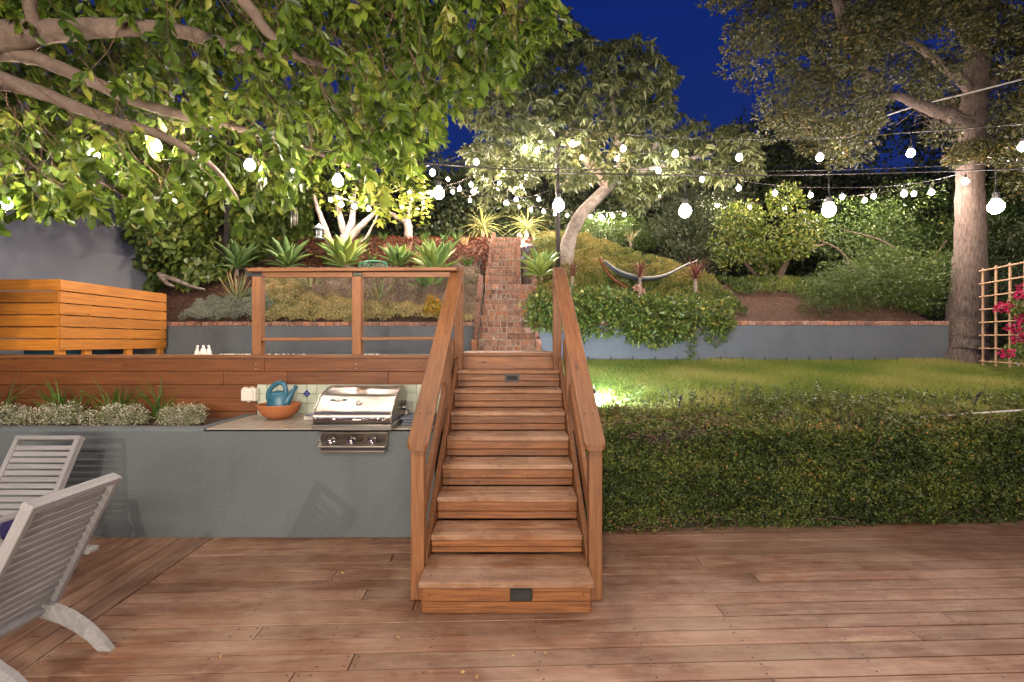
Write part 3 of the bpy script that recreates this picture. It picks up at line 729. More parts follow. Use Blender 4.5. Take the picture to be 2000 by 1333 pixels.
# ================================================================== COUNTER THINGS
bc_ = Vector((-2.385, 4.93, .988))
o = MB().lathe(bc_, [(.085, 0), (.105, .004), (.16, .045), (.195, .095), (.208, .135), (.214, .148), (.203, .150), (.196, .138), (.15, .05), (.09, .02), (1e-5, .018)], 40).build('planting_bowl', M['terracotta'])
tag(o, 'wide shallow terracotta bowl on the tiled counter', 'bowl')
wc = thing('watering_can', 'blue teal plastic watering can standing in the terracotta bowl', 'watering can', bc_+Vector((-.01, 0, .02)))
wb = wc.location
MB().lathe(wb, [(.100, 0), (.112, .01), (.118, .10), (.110, .17), (.098, .225), (.07, .252), (.03, .262), (1e-5, .263)], 28, 1.0, .72).build('body', M['canblue'], wc)
MB().tube(smooth_path([wb+Vector(v) for v in ((.06, 0, .12), (.10, 0, .17), (.145, 0, .245), (.18, 0, .30))], 4), [.050]*3+[.044, .038, .033, .029]+[.025, .022, .020, .018, .017, .016], 14).build('spout', M['canblue'], wc)
MB().tube(smooth_path([wb+Vector(v) for v in ((-.10, 0, .17), (-.098, 0, .245), (-.045, 0, .315), (.02, 0, .345), (.062, 0, .322), (.08, 0, .25), (.075, 0, .19))], 5), .023, 12).build('handle', M['canblue'], wc)
MB().lathe(wb+Vector((.18, 0, .30)), [(.015, -.006), (.024, .0), (.024, .006), (1e-5, .008)], 14, m=Matrix.Rotation(R(38), 3, 'Y')).build('rose', M['canblue'], wc)
tr = thing('ribbed_tray', 'small grey ribbed tray on the counter between bowl and grill', 'tray', (-1.98, 4.86, .988))
MB().lathe((-1.96, 4.86, .988), [(.10, 0), (.115, .004), (.118, .042), (.110, .042), (.105, .01), (1e-5, .008)], 32, 1.1, .72).build('dish', M['slate'], tr)
for i in range(36):
    t = 2*math.pi*i/36; MB().box((-1.96+.131*math.cos(t), 4.86+.087*math.sin(t), .989+.021), (.008, .008, .036), Matrix.Rotation(t, 3, 'Z')).build('rib', M['plastic_w'], tr)
pt = thing('plant_pot', 'small square white plant pot with a reddish seedling in the ribbed tray', 'pot', (-1.935, 4.86, .999))
MB().box((-1.935, 4.86, 1.036), (.105, .075, .07)).build('pot', M['white'], pt, bevel=.006)
MB().box((-1.935, 4.86, 1.072), (.09, .062, .004)).build('potting_soil', M['soil'], pt)
n = 26; a = rng.uniform(0, 6.28, n); D = np.stack([np.cos(a)*.7, np.sin(a)*.7, rng.uniform(.2, 1.2, n)], 1)
leaves('seedling', np.tile([-1.93, 4.86, 1.072], (n, 1))+rng.normal(size=(n, 3))*[.02, .012, 0], D, rnd_dir(n), .035, .009, rng.random(n), L['cordyline'], T_LAN, pt)
cl = thing('folded_cover', 'folded slate grey fabric cover lying on the counter right of the grill', 'cloth', (-.90, 4.62, .988))
for i, (dx, zz_) in enumerate(((0, 0), (.012, .026), (-.01, .052))):
    MB().box((-.885+dx, 4.62, 1.001+zz_), (.30, .26, .022)).build('fold', M['slate'], cl, bevel=.010, seg=2)
ob = thing('outlet_box', 'ivory weatherproof outlet box mounted on the board wall left of the tiles', 'outlet box', P(488, 770, 5.22))
q = P(488, 771, 5.19)
MB().box((q.x, 5.20, q.z), (.15, .09, .14)).build('housing', M['plastic_w'], ob, bevel=.008)
MB().box((q.x-.004, 5.145, q.z-.004), (.125, .025, .118)).build('cover', M['plastic_w'], ob, bevel=.006)
for s_ in (-.035, .035): MB().box((q.x+s_, 5.17, q.z+.076), (.03, .05, .014)).build('hinge', M['plastic_w'], ob, bevel=.003)
MB().box((q.x, 5.17, q.z-.074), (.025, .02, .012)).build('latch', M['plastic_w'], ob)
# white figurines
fg = thing('figurines', 'three small white seated ceramic figures on one base on the terrace edge', 'figurine', P(397, 696, 5.33))
b0 = Vector((P(397, 696, 5.33).x, 5.33, 1.627))
MB().box(b0+Vector((0, 0, .004)), (.19, .05, .008)).build('base', M['white'], fg, bevel=.003)
for dx, ln_, hh in ((-.068, .2, .098), (.0, 0, .096), (.066, -.2, .098)):
    f = MB(); c = b0+Vector((dx, 0, .008))
    ww = .026 if dx else .042
    f.lathe(c, [(ww, 0), (ww*1.05, .012), (ww*.72, .04), (ww*.5, .062), (.009, .074)], 16, 1, .7)
    f.ball(c+Vector((ln_*.03, 0, .084)), .0135, 12, 8, (1, 1, 1.1))
    f.tube([c+Vector((0, -.004, .066)), c+Vector((.018 if dx <= 0 else -.018, -.012, .045)), c+Vector((.026 if dx <= 0 else -.026, -.01, .03))], [.007, .006, .005], 8)
    f.build('figure', M['white'], fg)
# pale pebble strip along the terrace edge
pm = MB()
for i in range(90):
    x = P(random.choice([random.uniform(428, 500), random.uniform(428, 500), random.uniform(520, 600), random.uniform(712, 740)]), 0, 5.38).x
    pm.ball((x, 5.37+random.uniform(-.03, .04), 1.631), random.uniform(.005, .011), 7, 4, (1, 1, .6))
o = pm.build('pebbles', M['white']); tag(o, 'thin line of small white pebbles along the terrace edge board', 'pebbles', kind='stuff')

# ================================================================== CHAIRS
def chair(label, org, ang):
    """slatted low garden chair; local frame: it faces -y, its back leans towards +y; origin under the middle"""
    t = thing('garden_chair', label, 'chair', org, 'grey slatted garden chairs'); t.rotation_euler = (0, 0, ang)
    Wd = .53; B0 = Vector((0, 0, .235)); B1 = Vector((0, .385, .995)); d = (B1-B0).normalized(); nb = Vector((0, d.z, -d.y)); ln = (B1-B0).length
    Tm = wm(t)
    def pl(name, p0, p1, w, th_, up, b=.004, par=t):
        return plank(name, Tm @ Vector(p0), Tm @ Vector(p1), w, th_, M['chair'], par, up=Tm.to_3x3() @ Vector(up), b=b)
    for s_ in (-1, 1):
        e = Vector((s_*(Wd/2-.02), 0, 0)); pl('back_stile', B0+e-d*.02, B1+e, .058, .036, (1, 0, 0))
    pl('top_rail', B1+Vector((-Wd/2, 0, 0))-d*.018, B1+Vector((Wd/2, 0, 0))-d*.018, .034, .062, nb)
    pl('bottom_rail', B0+Vector((-Wd/2+.04, 0, 0)), B0+Vector((Wd/2-.04, 0, 0)), .034, .045, nb)
    for i in range(15):
        p = B0+d*(.052+i*(ln-.10)/15)+nb*(-.008)
        pl('slat', p+Vector((-Wd/2+.036, 0, 0)), p+Vector((Wd/2-.036, 0, 0)), .0375, .014, nb, .003)
    S0 = Vector((0, -.02, .27)); S1 = Vector((0, -.50, .36)); ds = (S1-S0).normalized(); ns = Vector((0, ds.z, -ds.y))*-1
    for s_ in (-1, 1):
        e = Vector((s_*(Wd/2+.015), 0, 0))
        # front leg and arm
        pl('leg', Vector((s_*(Wd/2+.02), -.50, 0)), Vector((s_*(Wd/2+.02), -.47, .55)), .065, .034, (1, 0, 0))
        pl('arm', Vector((s_*(Wd/2+.035), -.56, .568)), Vector((s_*(Wd/2+.035), .21, .535)), .075, .026, (0, 0, 1))
        # curved rear leg: a bent plank
        top = [(-.50, .385), (-.30, .345), (-.10, .30), (.06, .262), (.17, .215), (.27, .145), (.345, .07), (.40, .0)]
        bot = [(.325, .0), (.27, .055), (.20, .105), (.11, .155), (.0, .190), (-.12, .225), (-.30, .27), (-.50, .31)]
        m = MB(); xs = s_*(Wd/2-.055); poly = top+bot
        tv = [Tm @ Vector((x, a, b3)) for x in (xs-.017, xs+.017) for a, b3 in poly]; k_ = len(poly)
        h = len(top)
        fs = [(i, i+1, k_-2-i, k_-1-i) for i in range(h-1)]+[(k_+i, k_+k_-1-i, k_+k_-2-i, k_+i+1) for i in range(h-1)]+[(i, (i+1) % k_, k_+(i+1) % k_, k_+i) for i in range(k_)]
        m.add(tv, fs); bmo = m
        me = bpy.data.meshes.new('leg'); inv = Tm.inverted(); me.from_pydata([tuple(inv @ v) for v in tv], [], fs)
        bm = bmesh.new(); bm.from_mesh(me); bmesh.ops.recalc_face_normals(bm, faces=bm.faces); bm.to_mesh(me); bm.free(); me.materials.append(M['chair'])
        link('leg', me, t, Tm)
    for i in range(9):
        p = S0+ds*(.02+i*.056)+Vector((0, 0, .028))
        pl('slat', p+Vector((-Wd/2+.03, 0, 0)), p+Vector((Wd/2-.03, 0, 0)), .042, .014, ns, .003)
    return t
chair('grey wooden slatted garden chair nearest the camera, seen from behind with its curved leg', (-2.70, 2.565, .001), R(-90))
chair('grey wooden slatted garden chair facing the camera in front of the teal wall', (-3.79, 3.57, .001), R(0))
o = MB().ball((-3.62, 3.52, .40), .12, 20, 10, (1, .45, .9)).build('throw_pillow', M['navy']); tag(o, 'dark navy throw pillow on the slatted chair by the wall', 'pillow')

# ================================================================== SMALL GARDEN THINGS
ORD = ['first', 'second', 'third', 'fourth', 'fifth', 'sixth', 'seventh', 'eighth', 'ninth', 'tenth', 'eleventh', 'twelfth', 'thirteenth', 'fourteenth', 'fifteenth', 'sixteenth', 'seventeenth']
def stake(x, Y, z, h, lab, grp):
    o = MB().tube([(x, Y, z-.05), (x+random.uniform(-.004, .004), Y, z+h)], .0065, 6).build('garden_stake', M['black']); tag(o, lab, 'stake', grp)
for i in range(15):
    x = P(1150+43*i, 0, 7.3).x; stake(x, 7.3, 1.46, .09, '%s from the left of the short black stakes along the lawn wall' % ORD[i], 'black stakes along the lawn wall')
for (px_, py_, Y, lean, lab) in ((1326, 800, 5.25, .25, 'black sprinkler riser standing in the lawn edge near the stairs'), (1900, 795, 5.25, .9, 'tilted black sprinkler riser at the right end of the lawn edge')):
    q = P(px_, py_, Y); s_ = thing('sprinkler_riser', lab, 'sprinkler', q)
    MB().tube([q+Vector((-.02, 0, -.05)), q+Vector((lean*.06, 0, .11))], .011, 10).build('riser_pipe', M['cable'], s_)
    MB().tube([q+Vector((lean*.06, 0, .11)), q+Vector((lean*.08, 0, .155))], [.016, .014], 12).build('nozzle', M['black'], s_)
p = [P(1795, 815, 5.1), P(1860, 811, 5.1), P(1930, 806, 5.08), P(2010, 801, 5.05), P(2120, 796, 5.0)]
o = MB().tube(smooth_path(p, 4), .011, 10).build('irrigation_pipe', M['pvc']); tag(o, 'white irrigation pipe lying along the top of the hedge', 'pipe')
# floodlights on the ground
def flood(loc, power, lab, aim, r=.025, col=(.66, .84, 1.0), stem=.1, spot=150):
    loc = Vector(loc); t = thing('garden_spotlight', lab, 'light', loc); d = (Vector(aim)-loc).normalized()
    MB().tube([loc+Vector((0, 0, -stem)), loc-d*.05], .008, 8).build('stem', M['black'], t)
    MB().tube([loc-d*.08, loc-d*.015, loc+d*.004], [.018, .032, .036], 14).build('housing', M['black'], t)
    MB().ball(loc, r, 14, 10).build('lens', M['cool'], t)
    lamp('spotlight_beam', 'SPOT', loc+d*.04, aim, power, col, .03, spot=spot)
flood(P(1158, 765, 5.30), 190, 'small lit spotlight beside the right handrail at the lawn', (1.9, 7.4, 1.0), r=.017, spot=170)
flood(P(1014, 461, 11.2), 170, 'bright lit spotlight at the top of the brick steps', (.2, 8.0, 3.6), r=.045, stem=.2)
flood(P(1043, 556, 8.8), 60, 'small lit spotlight at the foot of the agave right of the brick steps', (1.05, 9.7, 3.4), r=.022, stem=.05)
# dark box lamp on the upper wall
t = thing('wall_spotlight', 'small unlit black spotlight with a cable on the short upper wall', 'light', P(937, 524, 9.4))
q = P(937, 515, 9.42)
MB().box(q, (.07, .07, .10)).build('housing', M['black'], t, bevel=.01)
MB().tube([P(937, 522, 9.40), P(938, 530, 9.33), P(938, 560, 9.33)], .006, 6).build('power_cord', M['cable'], t)
# bird feeder
q = P(623, 455, 9.6); bf = thing('bird_feeder', 'small pale blue grey lantern shaped bird feeder hanging below the fig tree limb', 'bird feeder', q)
MB().lathe(q+Vector((0, 0, .075)), [(.10, 0), (.105, .006), (.06, .055), (.03, .085), (.012, .11), (1e-5, .112)], 20).build('roof', M['feeder'], bf)
MB().lathe(q+Vector((0, 0, -.12)), [(.075, 0), (.10, .01), (.10, .022), (.055, .028), (1e-5, .03)], 20).build('tray', M['feeder'], bf)
for k in range(4):
    t_ = math.pi/4+k*math.pi/2; c = q+Vector((.05*math.cos(t_), .05*math.sin(t_), 0)); MB().tube([c+Vector((0, 0, -.10)), c+Vector((0, 0, .08))], .009, 8).build('column', M['feeder'], bf)
MB().lathe(q+Vector((0, 0, -.095)), [(.032, 0), (.032, .17)], 16).build('seed_tube', M['alu'], bf)
MB().tube([q+Vector((0, 0, .18)), q+Vector((0, 0, .42))], .003, 6).build('hanger', M['cable'], bf)
# wind chime
q = P(574, 408, 6.6); wch = thing('wind_chime', 'wind chime of pale metal tubes hanging from the big tree', 'wind chime', q)
MB().lathe(q, [(.05, 0), (.05, .012), (1e-5, .014)], 20).build('top_disc', M['twig'], wch)
for dx, y0_, y1_ in ((-5, 408, 446), (0, 408, 440), (2.5, 408, 441), (6.5, 408, 440)):
    MB().tube([P(574+dx, y0_+4, 6.6+dx*.004), P(574+dx, y1_, 6.6+dx*.004)], .0085, 10).build('chime_tube', M['alu'], wch)
MB().tube([q, q+Vector((0, 0, .5))], .003, 6).build('cord', M['cable'], wch)
# green bench
bn = thing('garden_bench', 'small mint green cast iron lattice bench among the agaves', 'bench', P(724, 545, 9.15))
q = P(726, 530, 9.15); gz = q.z
def ring(mb, c, r, th_=.009, ax='y'):
    pts = [Vector(c)+Vector((r*math.cos(a), 0, r*math.sin(a))) for a in np.linspace(0, 2*math.pi, 13)]; mb.tube(pts, th_, 6, cap=False)
m = MB()
for i in range(6):
    for j in range(2): ring(m, (q.x-.21+.084*i, 9.2+.05, gz+.05+.08*j), .036)
o = m.build('back_lattice', M['green'], bn); o['kind'] = 'stuff'
MB().tube([(q.x-.27, 9.25, gz-.02)]+[(q.x+.27*math.cos(a), 9.25, gz+.09+.12*math.sin(a)**.5) for a in np.linspace(math.pi, 0, 11)]+[(q.x+.27, 9.25, gz-.02)], .013, 8).build('back_frame', M['green'], bn)
MB().box((q.x, 9.1, gz-.09), (.62, .36, .025)).build('seat', M['green'], bn, bevel=.006)
for sx_ in (-.28, .28):
    for sy_ in (-.15, .15): MB().tube(smooth_path([(q.x+sx_, 9.1+sy_, gz-.09), (q.x+sx_*1.15, 9.1+sy_, gz-.2), (q.x+sx_*1.05, 9.1+sy_, gz-.38)], 4), .016, 8).build('leg', M['green'], bn)
# hammock with its curved stand
hm = thing('hammock', 'blue and white striped hammock hanging on the hillside behind the shrubs', 'hammock', P(1255, 550, 8.5))
e0 = P(1173, 507, 8.5); e1 = P(1350, 512, 8.7); c0 = [P(1180, 513, 8.5), P(1200, 530, 8.5), P(1225, 541, 8.5), P(1255, 547, 8.55), P(1290, 543, 8.6), P(1320, 530, 8.65), P(1345, 517, 8.7)]
c0 = smooth_path(c0, 5); vs = []; tn = []; K = 12
for i, p in enumerate(c0):
    f = i/(len(c0)-1); w = .035+.085*math.sin(math.pi*f)**.8
    for k in range(K):
        a = math.pi*(k/(K-1)); rr = (.9+.1*math.sin(k*3+i*.4))
        vs.append(p+Vector((0, -math.cos(a)*w*1.7, -math.sin(a)*w*.5*rr+.03))); tn.append(k/(K-1))
lp = []
for i in range(len(c0)-1):
    for k in range(K-1): lp += [i*K+k, i*K+k+1, (i+1)*K+k+1, (i+1)*K+k]
og = hm.location
me = mesh_np('sling', np.array([tuple(v) for v in vs]), np.array(lp), np.full((len(c0)-1)*(K-1), 4), np.array(tn), M['hammock'], og)
o = link('sling', me, hm, Matrix.Translation(og)); md = o.modifiers.new('thick', 'SOLIDIFY'); md.thickness = .012
MB().tube([e0, c0[0]], .012, 8).build('rope', M['wire_w'], hm); MB().tube([c0[-1], P(1362, 508, 8.75)], .012, 8).build('rope', M['wire_w'], hm)
MB().tube(smooth_path([P(1172, 503, 8.5), P(1178, 518, 8.5), P(1190, 536, 8.5), P(1205, 550, 8.5), P(1225, 562, 8.5)], 4), .032, 10).build('stand', M['redwood'], hm)
# trellis
tl = thing('trellis', 'pale bamboo lattice trellis right of the big tree trunk', 'trellis', (6.75, 6.6, 1.45))
T0 = Vector((6.87, 7.02)); T1 = Vector((6.42, 5.25)); nv = 8
for i in range(nv):
    p = T0+(T1-T0)*(i/(nv-1)); plank('upright', (p.x, p.y, 1.42), (p.x, p.y, 2.84), .026, .026, M['bamboo'], tl, up=(0, 1, 0), b=.006)
for j in range(8):
    z = 1.485+.188*j; d_ = (T0-T1).normalized()*.045
    plank('crosspiece', (T0.x+d_.x-.022, T0.y+d_.y, z), (T1.x-.022, T1.y, z), .022, .018, M['bamboo'], tl, b=.004)
# post for the string lights
po = thing('light_post', 'tall thin dark post carrying the string lights behind the stairs', 'post', P(1091, 560, 9.4))
MB().tube([P(1091, 575, 9.4), P(1088, 224, 9.4)], .042, 10).build('pole', M['postm'], po)
MB().ball(P(1088, 224, 9.4), .045, 10, 6).build('finial', M['postm'], po)

# ================================================================== STRING LIGHTS
def bulb_mesh(r, mat):
    m = MB(); m.lathe((0, 0, 0), [(1e-5, -r*1.05), (r*.45, -r*.95), (r*.85, -r*.55), (r, 0), (r*.86, r*.5), (r*.55, r*.95), (r*.4, r*1.2)], 16)
    me = bpy.data.meshes.new('bulb'); me.from_pydata([tuple(v) for v in m.v], [], m.f); me.polygons.foreach_set('use_smooth', [True]*len(m.f)); me.materials.append(mat); return me
BM = bulb_mesh(.045, M['bulb']); BM2 = [bulb_mesh(.038, M['bulb2']), bulb_mesh(.041, M['bulb3']), bulb_mesh(.034, M['bulb4']), bulb_mesh(.037, M['bulb2'])]; bseq = [0]
m = MB().lathe((0, 0, 0), [(.012, -.002), (.019, .004), (.019, .05), (.010, .062), (.007, .07)], 10); m2 = bpy.data.meshes.new('socket'); m2.from_pydata([tuple(v) for v in m.v], [], m.f); m2.materials.append(M['black'])
def string(label, wire, bulbs, far=False, rad=.0055, drop=None):
    wp = smooth_path([P(*w) for w in wire], 6); t = thing('string_light', label, 'string light', wp[0])
    MB().tube(wp, rad, 6).build('cable', M['cable'], t)
    xs = [p.x for p in wp]
    for bx, by, bY in bulbs:
        q = P(bx, by, bY); r = .034 if far else .042
        bseq[0] += 1
        s_ = link('socket', m2, t, Matrix.Translation(q+Vector((0, 0, r*1.05))))
        link('bulb', BM2[(bseq[0]*7+bseq[0]//3) % 4] if far else BM, s_, Matrix.Translation(q) @ Matrix.Rotation(random.uniform(-.12, .12), 4, 'X'))
        # pendant lead from the nearest cable point above
        c = min(wp, key=lambda p: abs((p.x/p.y)-(q.x/q.y)))
        if c.z > q.z+r+.07: MB().tube([q+Vector((0, 0, r+.07)), Vector((q.x, q.y, c.z))], .0045, 6).build('lead', M['cable'], t)
A = [(305, 286, 4.5), (488, 323, 4.35), (660, 354, 4.18), (857, 378, 4.0), (1091, 402, 3.82), (1338, 413, 3.65), (1619, 411, 3.47), (1945, 404, 3.29)]
string('nearest string light with the biggest bulbs crossing above the stairs', [(100, 165, 4.75), (240, 210, 4.6), (400, 250, 4.43), (525, 276, 4.3), (660, 298, 4.18), (857, 321, 4.0), (1091, 337, 3.82), (1338, 343, 3.65), (1619, 341, 3.47), (1945, 332, 3.29), (2120, 322, 3.2)], A)
string('short string light at the left edge in front of the big tree', [(215, 240, 4.7), (180, 262, 4.6), (80, 318, 4.2), (0, 352, 3.95), (-120, 400, 3.7)], [(183, 303, 4.6), (10, 398, 3.95)])
Bb = [(1118, 281, 9.1), (1217, 291, 8.5), (1319, 301, 7.9), (1444, 308, 7.3), (1601, 308, 6.7), (1779, 300, 6.1), (1998, 287, 5.5)]
string('upper right string light running from the post top to the right edge', [(1089, 245, 9.4), (1118, 251, 9.1), (1217, 262, 8.5), (1319, 269, 7.9), (1444, 272, 7.3), (1601, 270, 6.7), (1779, 259, 6.1), (1998, 243, 5.5), (2150, 232, 5.2)], Bb, rad=.007)
string('string light running from the post top down to the left behind the canopy', [(1086, 248, 9.4), (1025, 265, 9.0), (930, 293, 8.4), (845, 322, 7.8), (740, 340, 7.2)], [(1025, 290, 9.0), (930, 317, 8.4), (845, 338, 7.8)])
string('string light sagging from the post to the right tree trunk', [(1090, 252, 9.4), (1205, 285, 9.2), (1286, 312, 9.0), (1371, 336, 8.8), (1443, 352, 8.6), (1514, 362, 8.4), (1583, 366, 8.2), (1706, 366, 8.0), (1766, 361, 7.8), (1819, 353, 7.6), (1885, 338, 6.95)], [(1205, 310, 9.2), (1286, 334, 9.0), (1371, 351, 8.8), (1443, 368, 8.6), (1514, 378, 8.4), (1583, 382, 8.2), (1706, 384, 8.0), (1766, 379, 7.8), (1819, 376, 7.6), (1885, 355, 6.9)], True)
string('farther string light low across the shrubs on the right', [(1330, 380, 10.5), (1401, 391, 10.3), (1464, 396, 10.0), (1532, 397, 9.7), (1612, 390, 9.4), (1689, 380, 9.1), (1785, 366, 8.8), (1860, 350, 8.5)], [(1401, 401, 10.3), (1464, 405, 10.0), (1532, 406, 9.7), (1612, 402, 9.5), (1645, 385, 9.3), (1689, 392, 9.1), (1785, 379, 8.8)], True)
string('string light from the post sloping back left towards the fig tree', [(1088, 250, 9.4), (1048, 275, 9.6), (983, 312, 9.9), (920, 345, 10.2), (860, 368, 10.4), (800, 385, 10.5)], [(1137, 308, 9.5), (1082, 328, 9.6), (1048, 295, 9.6), (983, 333, 9.9), (920, 361, 10.2), (897, 370, 10.3), (875, 351, 10.3)], True)
string('long sagging string light at the back in front of the dark hedge', [(860, 355, 11.4), (920, 376, 11.5), (987, 389, 11.6), (1062, 407, 11.8), (1153, 416, 12), (1219, 411, 12.2), (1300, 385, 12.3)], [(987, 397, 11.6), (1014, 404, 11.7), (1037, 410, 11.8), (1062, 414, 11.8), (1084, 418, 11.9), (1108, 421, 11.9), (1153, 424, 12), (1175, 425, 12), (1197, 423, 12.1), (1219, 420, 12.2), (1287, 384, 12.2)], True)
string('string light threading across the middle of the hillside', [(760, 395, 10.8), (828, 388, 10.8), (884, 366, 10.8), (918, 384, 10.9), (975, 350, 10.9), (1008, 383, 11), (1052, 380, 11), (1160, 337, 10.8), (1203, 350, 10.7)], [(785, 404, 10.8), (800, 376, 10.8), (819, 380, 10.8), (828, 396, 10.8), (841, 377, 10.8), (884, 375, 10.8), (923, 375, 10.9), (918, 392, 10.9), (929, 371, 10.9), (975, 358, 10.9), (972, 371, 10.9), (1005, 368, 11), (1018, 365, 11), (991, 398, 11), (1008, 391, 11), (1052, 390, 11), (1027, 345, 10.9), (1160, 345, 10.8), (1197, 357, 10.7)], True)
string('string light hung through the fig tree branches on the left', [(600, 372, 9.2), (646, 382, 9.2), (693, 394, 9.2), (720, 398, 9.2), (770, 396, 9.2)], [(646, 391, 9.2), (667, 400, 9.2), (693, 404, 9.2), (720, 408, 9.2)], True)
string('short string light with two bulbs in front of the ivy', [(230, 372, 7.5), (281, 382, 7.5), (340, 385, 7.3), (420, 378, 7.2)], [(281, 392, 7.5), (340, 395, 7.3)], True)
for lab, w, mt_, r in (('pale thick cable crossing the upper right towards the big tree', [(1700, 238, 8.5), (1780, 210, 8), (1900, 180, 7.4), (2010, 152, 7), (2150, 118, 6.5)], M['wire_w'], .014),
                       ('thin dark support cable above the nearest string light', [(850, 322, 4.1), (1100, 330, 3.9), (1338, 334, 3.75), (1619, 333, 3.6), (1900, 322, 3.4), (2100, 310, 3.2)], M['cable'], .003)):
    o = MB().tube(smooth_path([P(*v) for v in w], 5), r, 6).build('overhead_cable', mt_); tag(o, lab, 'cable')

# ================================================================== VEGETATION
UP = np.array([0., 0., 1.])
def tl(n, lo=0., hi=1.): return rng.uniform(lo, hi, n)
def split_leaves(par, name_one, name_rest, Pt, D, Nn, ln, wd, ti, mat, tp, nbig, score=None):
    """the nbig leaves that show largest as leaves of their own (shared meshes), the rest as one joined part"""
    n = len(Pt); ln = np.broadcast_to(ln, (n,)).copy(); wd = np.broadcast_to(wd, (n,)).copy(); ti = np.broadcast_to(ti, (n,))
    if nbig:
        sc_ = ln/np.linalg.norm(Pt-np.array([0, 0, EYE]), axis=1)
        px = 1000+F*Pt[:, 0]/Pt[:, 1]; py = 666.5-F*(Pt[:, 2]-EYE)/Pt[:, 1]
        sc_ = np.where((px > 15) & (px < 1985) & (py > 15) & (py < 1320), sc_, 0)
        if score is not None: sc_ = sc_*score
        order = np.argsort(-sc_); big = order[:nbig]
        k = np.ones(n, bool); k[big] = False
        vm = []
        for t in (.15, .4, .6, .85):
            V = leaf_arrays(np.zeros((1, 3)), np.array([[1., 0, 0]]), np.array([[0, 0, 1.]]), np.array([1.]), np.array([1.]), tp)[0]
            fl = np.concatenate([np.array(f) for f in tp[1]]); vm.append(mesh_np('leaf', V, fl, np.array([len(f) for f in tp[1]]), np.full(len(V), t), mat, (0, 0, 0)))
        for i in big:
            x = Vector(D[i]).normalized(); y = Vector(np.cross(Nn[i], D[i])).normalized(); z = x.cross(y)
            mm = Matrix((x*ln[i], y*wd[i], z*ln[i])).transposed().to_4x4(); mm.translation = Vector(Pt[i])
            link(name_one, vm[min(3, int(ti[i]*4))], par, mm)
    else: k = np.ones(n, bool)
    o = leaves(name_rest, Pt[k], D[k], Nn[k], ln[k], wd[k], ti[k], mat, tp, par); o['kind'] = 'stuff'
    return o
def tree(name, label, cat, base): return thing(name, label, cat, base)

# ---- big near tree, upper left
T1 = tree('canopy_tree', 'large near tree with smooth grey limbs and big glossy green leaves filling the upper left', 'tree', (-5.2, 4.2, 0))
mb = MB(); mb.tube(smooth_path([(-5.9, 4.3, -.1), (-5.8, 4.2, 1.2), (-5.5, 4.1, 2.4), (-5.0, 4.0, 3.4)], 4), [.34]*4+[.29]*4+[.25]*4+[.2], 14)
mb.build('trunk', M['bark_s'], T1)
for pts in ([(-150, 100, 3.9, .15), (0, 76, 3.85, .135), (90, 62, 3.8, .085), (230, 55, 3.8, .065), (350, 62, 3.9, .055), (440, 85, 4.1, .045), (540, 110, 4.7, .028), (700, 120, 5.4, .018), (880, 95, 5.6, .010)],
            [(-150, 90, 4.0, .09), (0, 104, 3.9, .06), (80, 118, 3.9, .055), (180, 160, 3.95, .05), (270, 200, 4.1, .045), (400, 236, 4.3, .04), (540, 270, 4.6, .03), (700, 330, 4.9, .018)],
            [(-150, 110, 4.0, .08), (0, 152, 3.85, .055), (100, 190, 3.85, .052), (220, 236, 3.9, .045), (325, 270, 4.0, .034), (420, 330, 4.2, .022), (470, 400, 4.4, .012)],
            [(-150, 160, 4.3, .05), (0, 170, 4.2, .032), (60, 185, 4.1, .02)],
            [(430, -60, 3.4, .05), (490, 20, 3.5, .045), (530, 70, 3.6, .035), (600, 120, 3.8, .022), (700, 140, 4, .012)],
            [(60, -80, 3.6, .05), (60, 20, 3.7, .045), (80, 62, 3.8, .05)]):
    m = MB(); limb(m, pts, 12, 5, .05); m.build('limb', M['bark_s'], T1)
CAN = [(-260, -240), (1150, -240), (1110, -60), (1085, 10), (1055, 60), (1000, 130), (950, 150), (925, 130), (880, 150), (865, 230), (825, 270), (815, 285), (780, 310), (740, 360), (690, 360), (640, 325), (580, 360), (540, 362), (500, 388), (440, 375), (410, 350), (350, 368), (300, 392), (240, 405), (170, 388), (100, 402), (30, 398), (-260, 395)]
TW = np.concatenate([poly_points(CAN, 1000, 3.4, 4.9), poly_points(CAN, 2300, 4.9, 7.6), poly_points([(-200, -200), (1120, -200), (1060, 60), (940, 150), (840, 230), (600, 300), (-200, 300)], 900, 7.0, 9.0)])
# keep leaves off the near limbs: thin the twigs around them
def near_limb(x, y): return ((y < 120) & (y > 35) & (x < 390)) | ((np.abs(y-(104+.36*x)) < 24) & (x < 330)) | ((np.abs(y-(155+.37*x)) < 22) & (x < 330))
px = 1000+F*TW[:, 0]/TW[:, 1]; py = 666.5-F*(TW[:, 2]-EYE)/TW[:, 1]
keep = ~(near_limb(px, py+10) & (TW[:, 1] < 4.4)); TW = TW[keep]
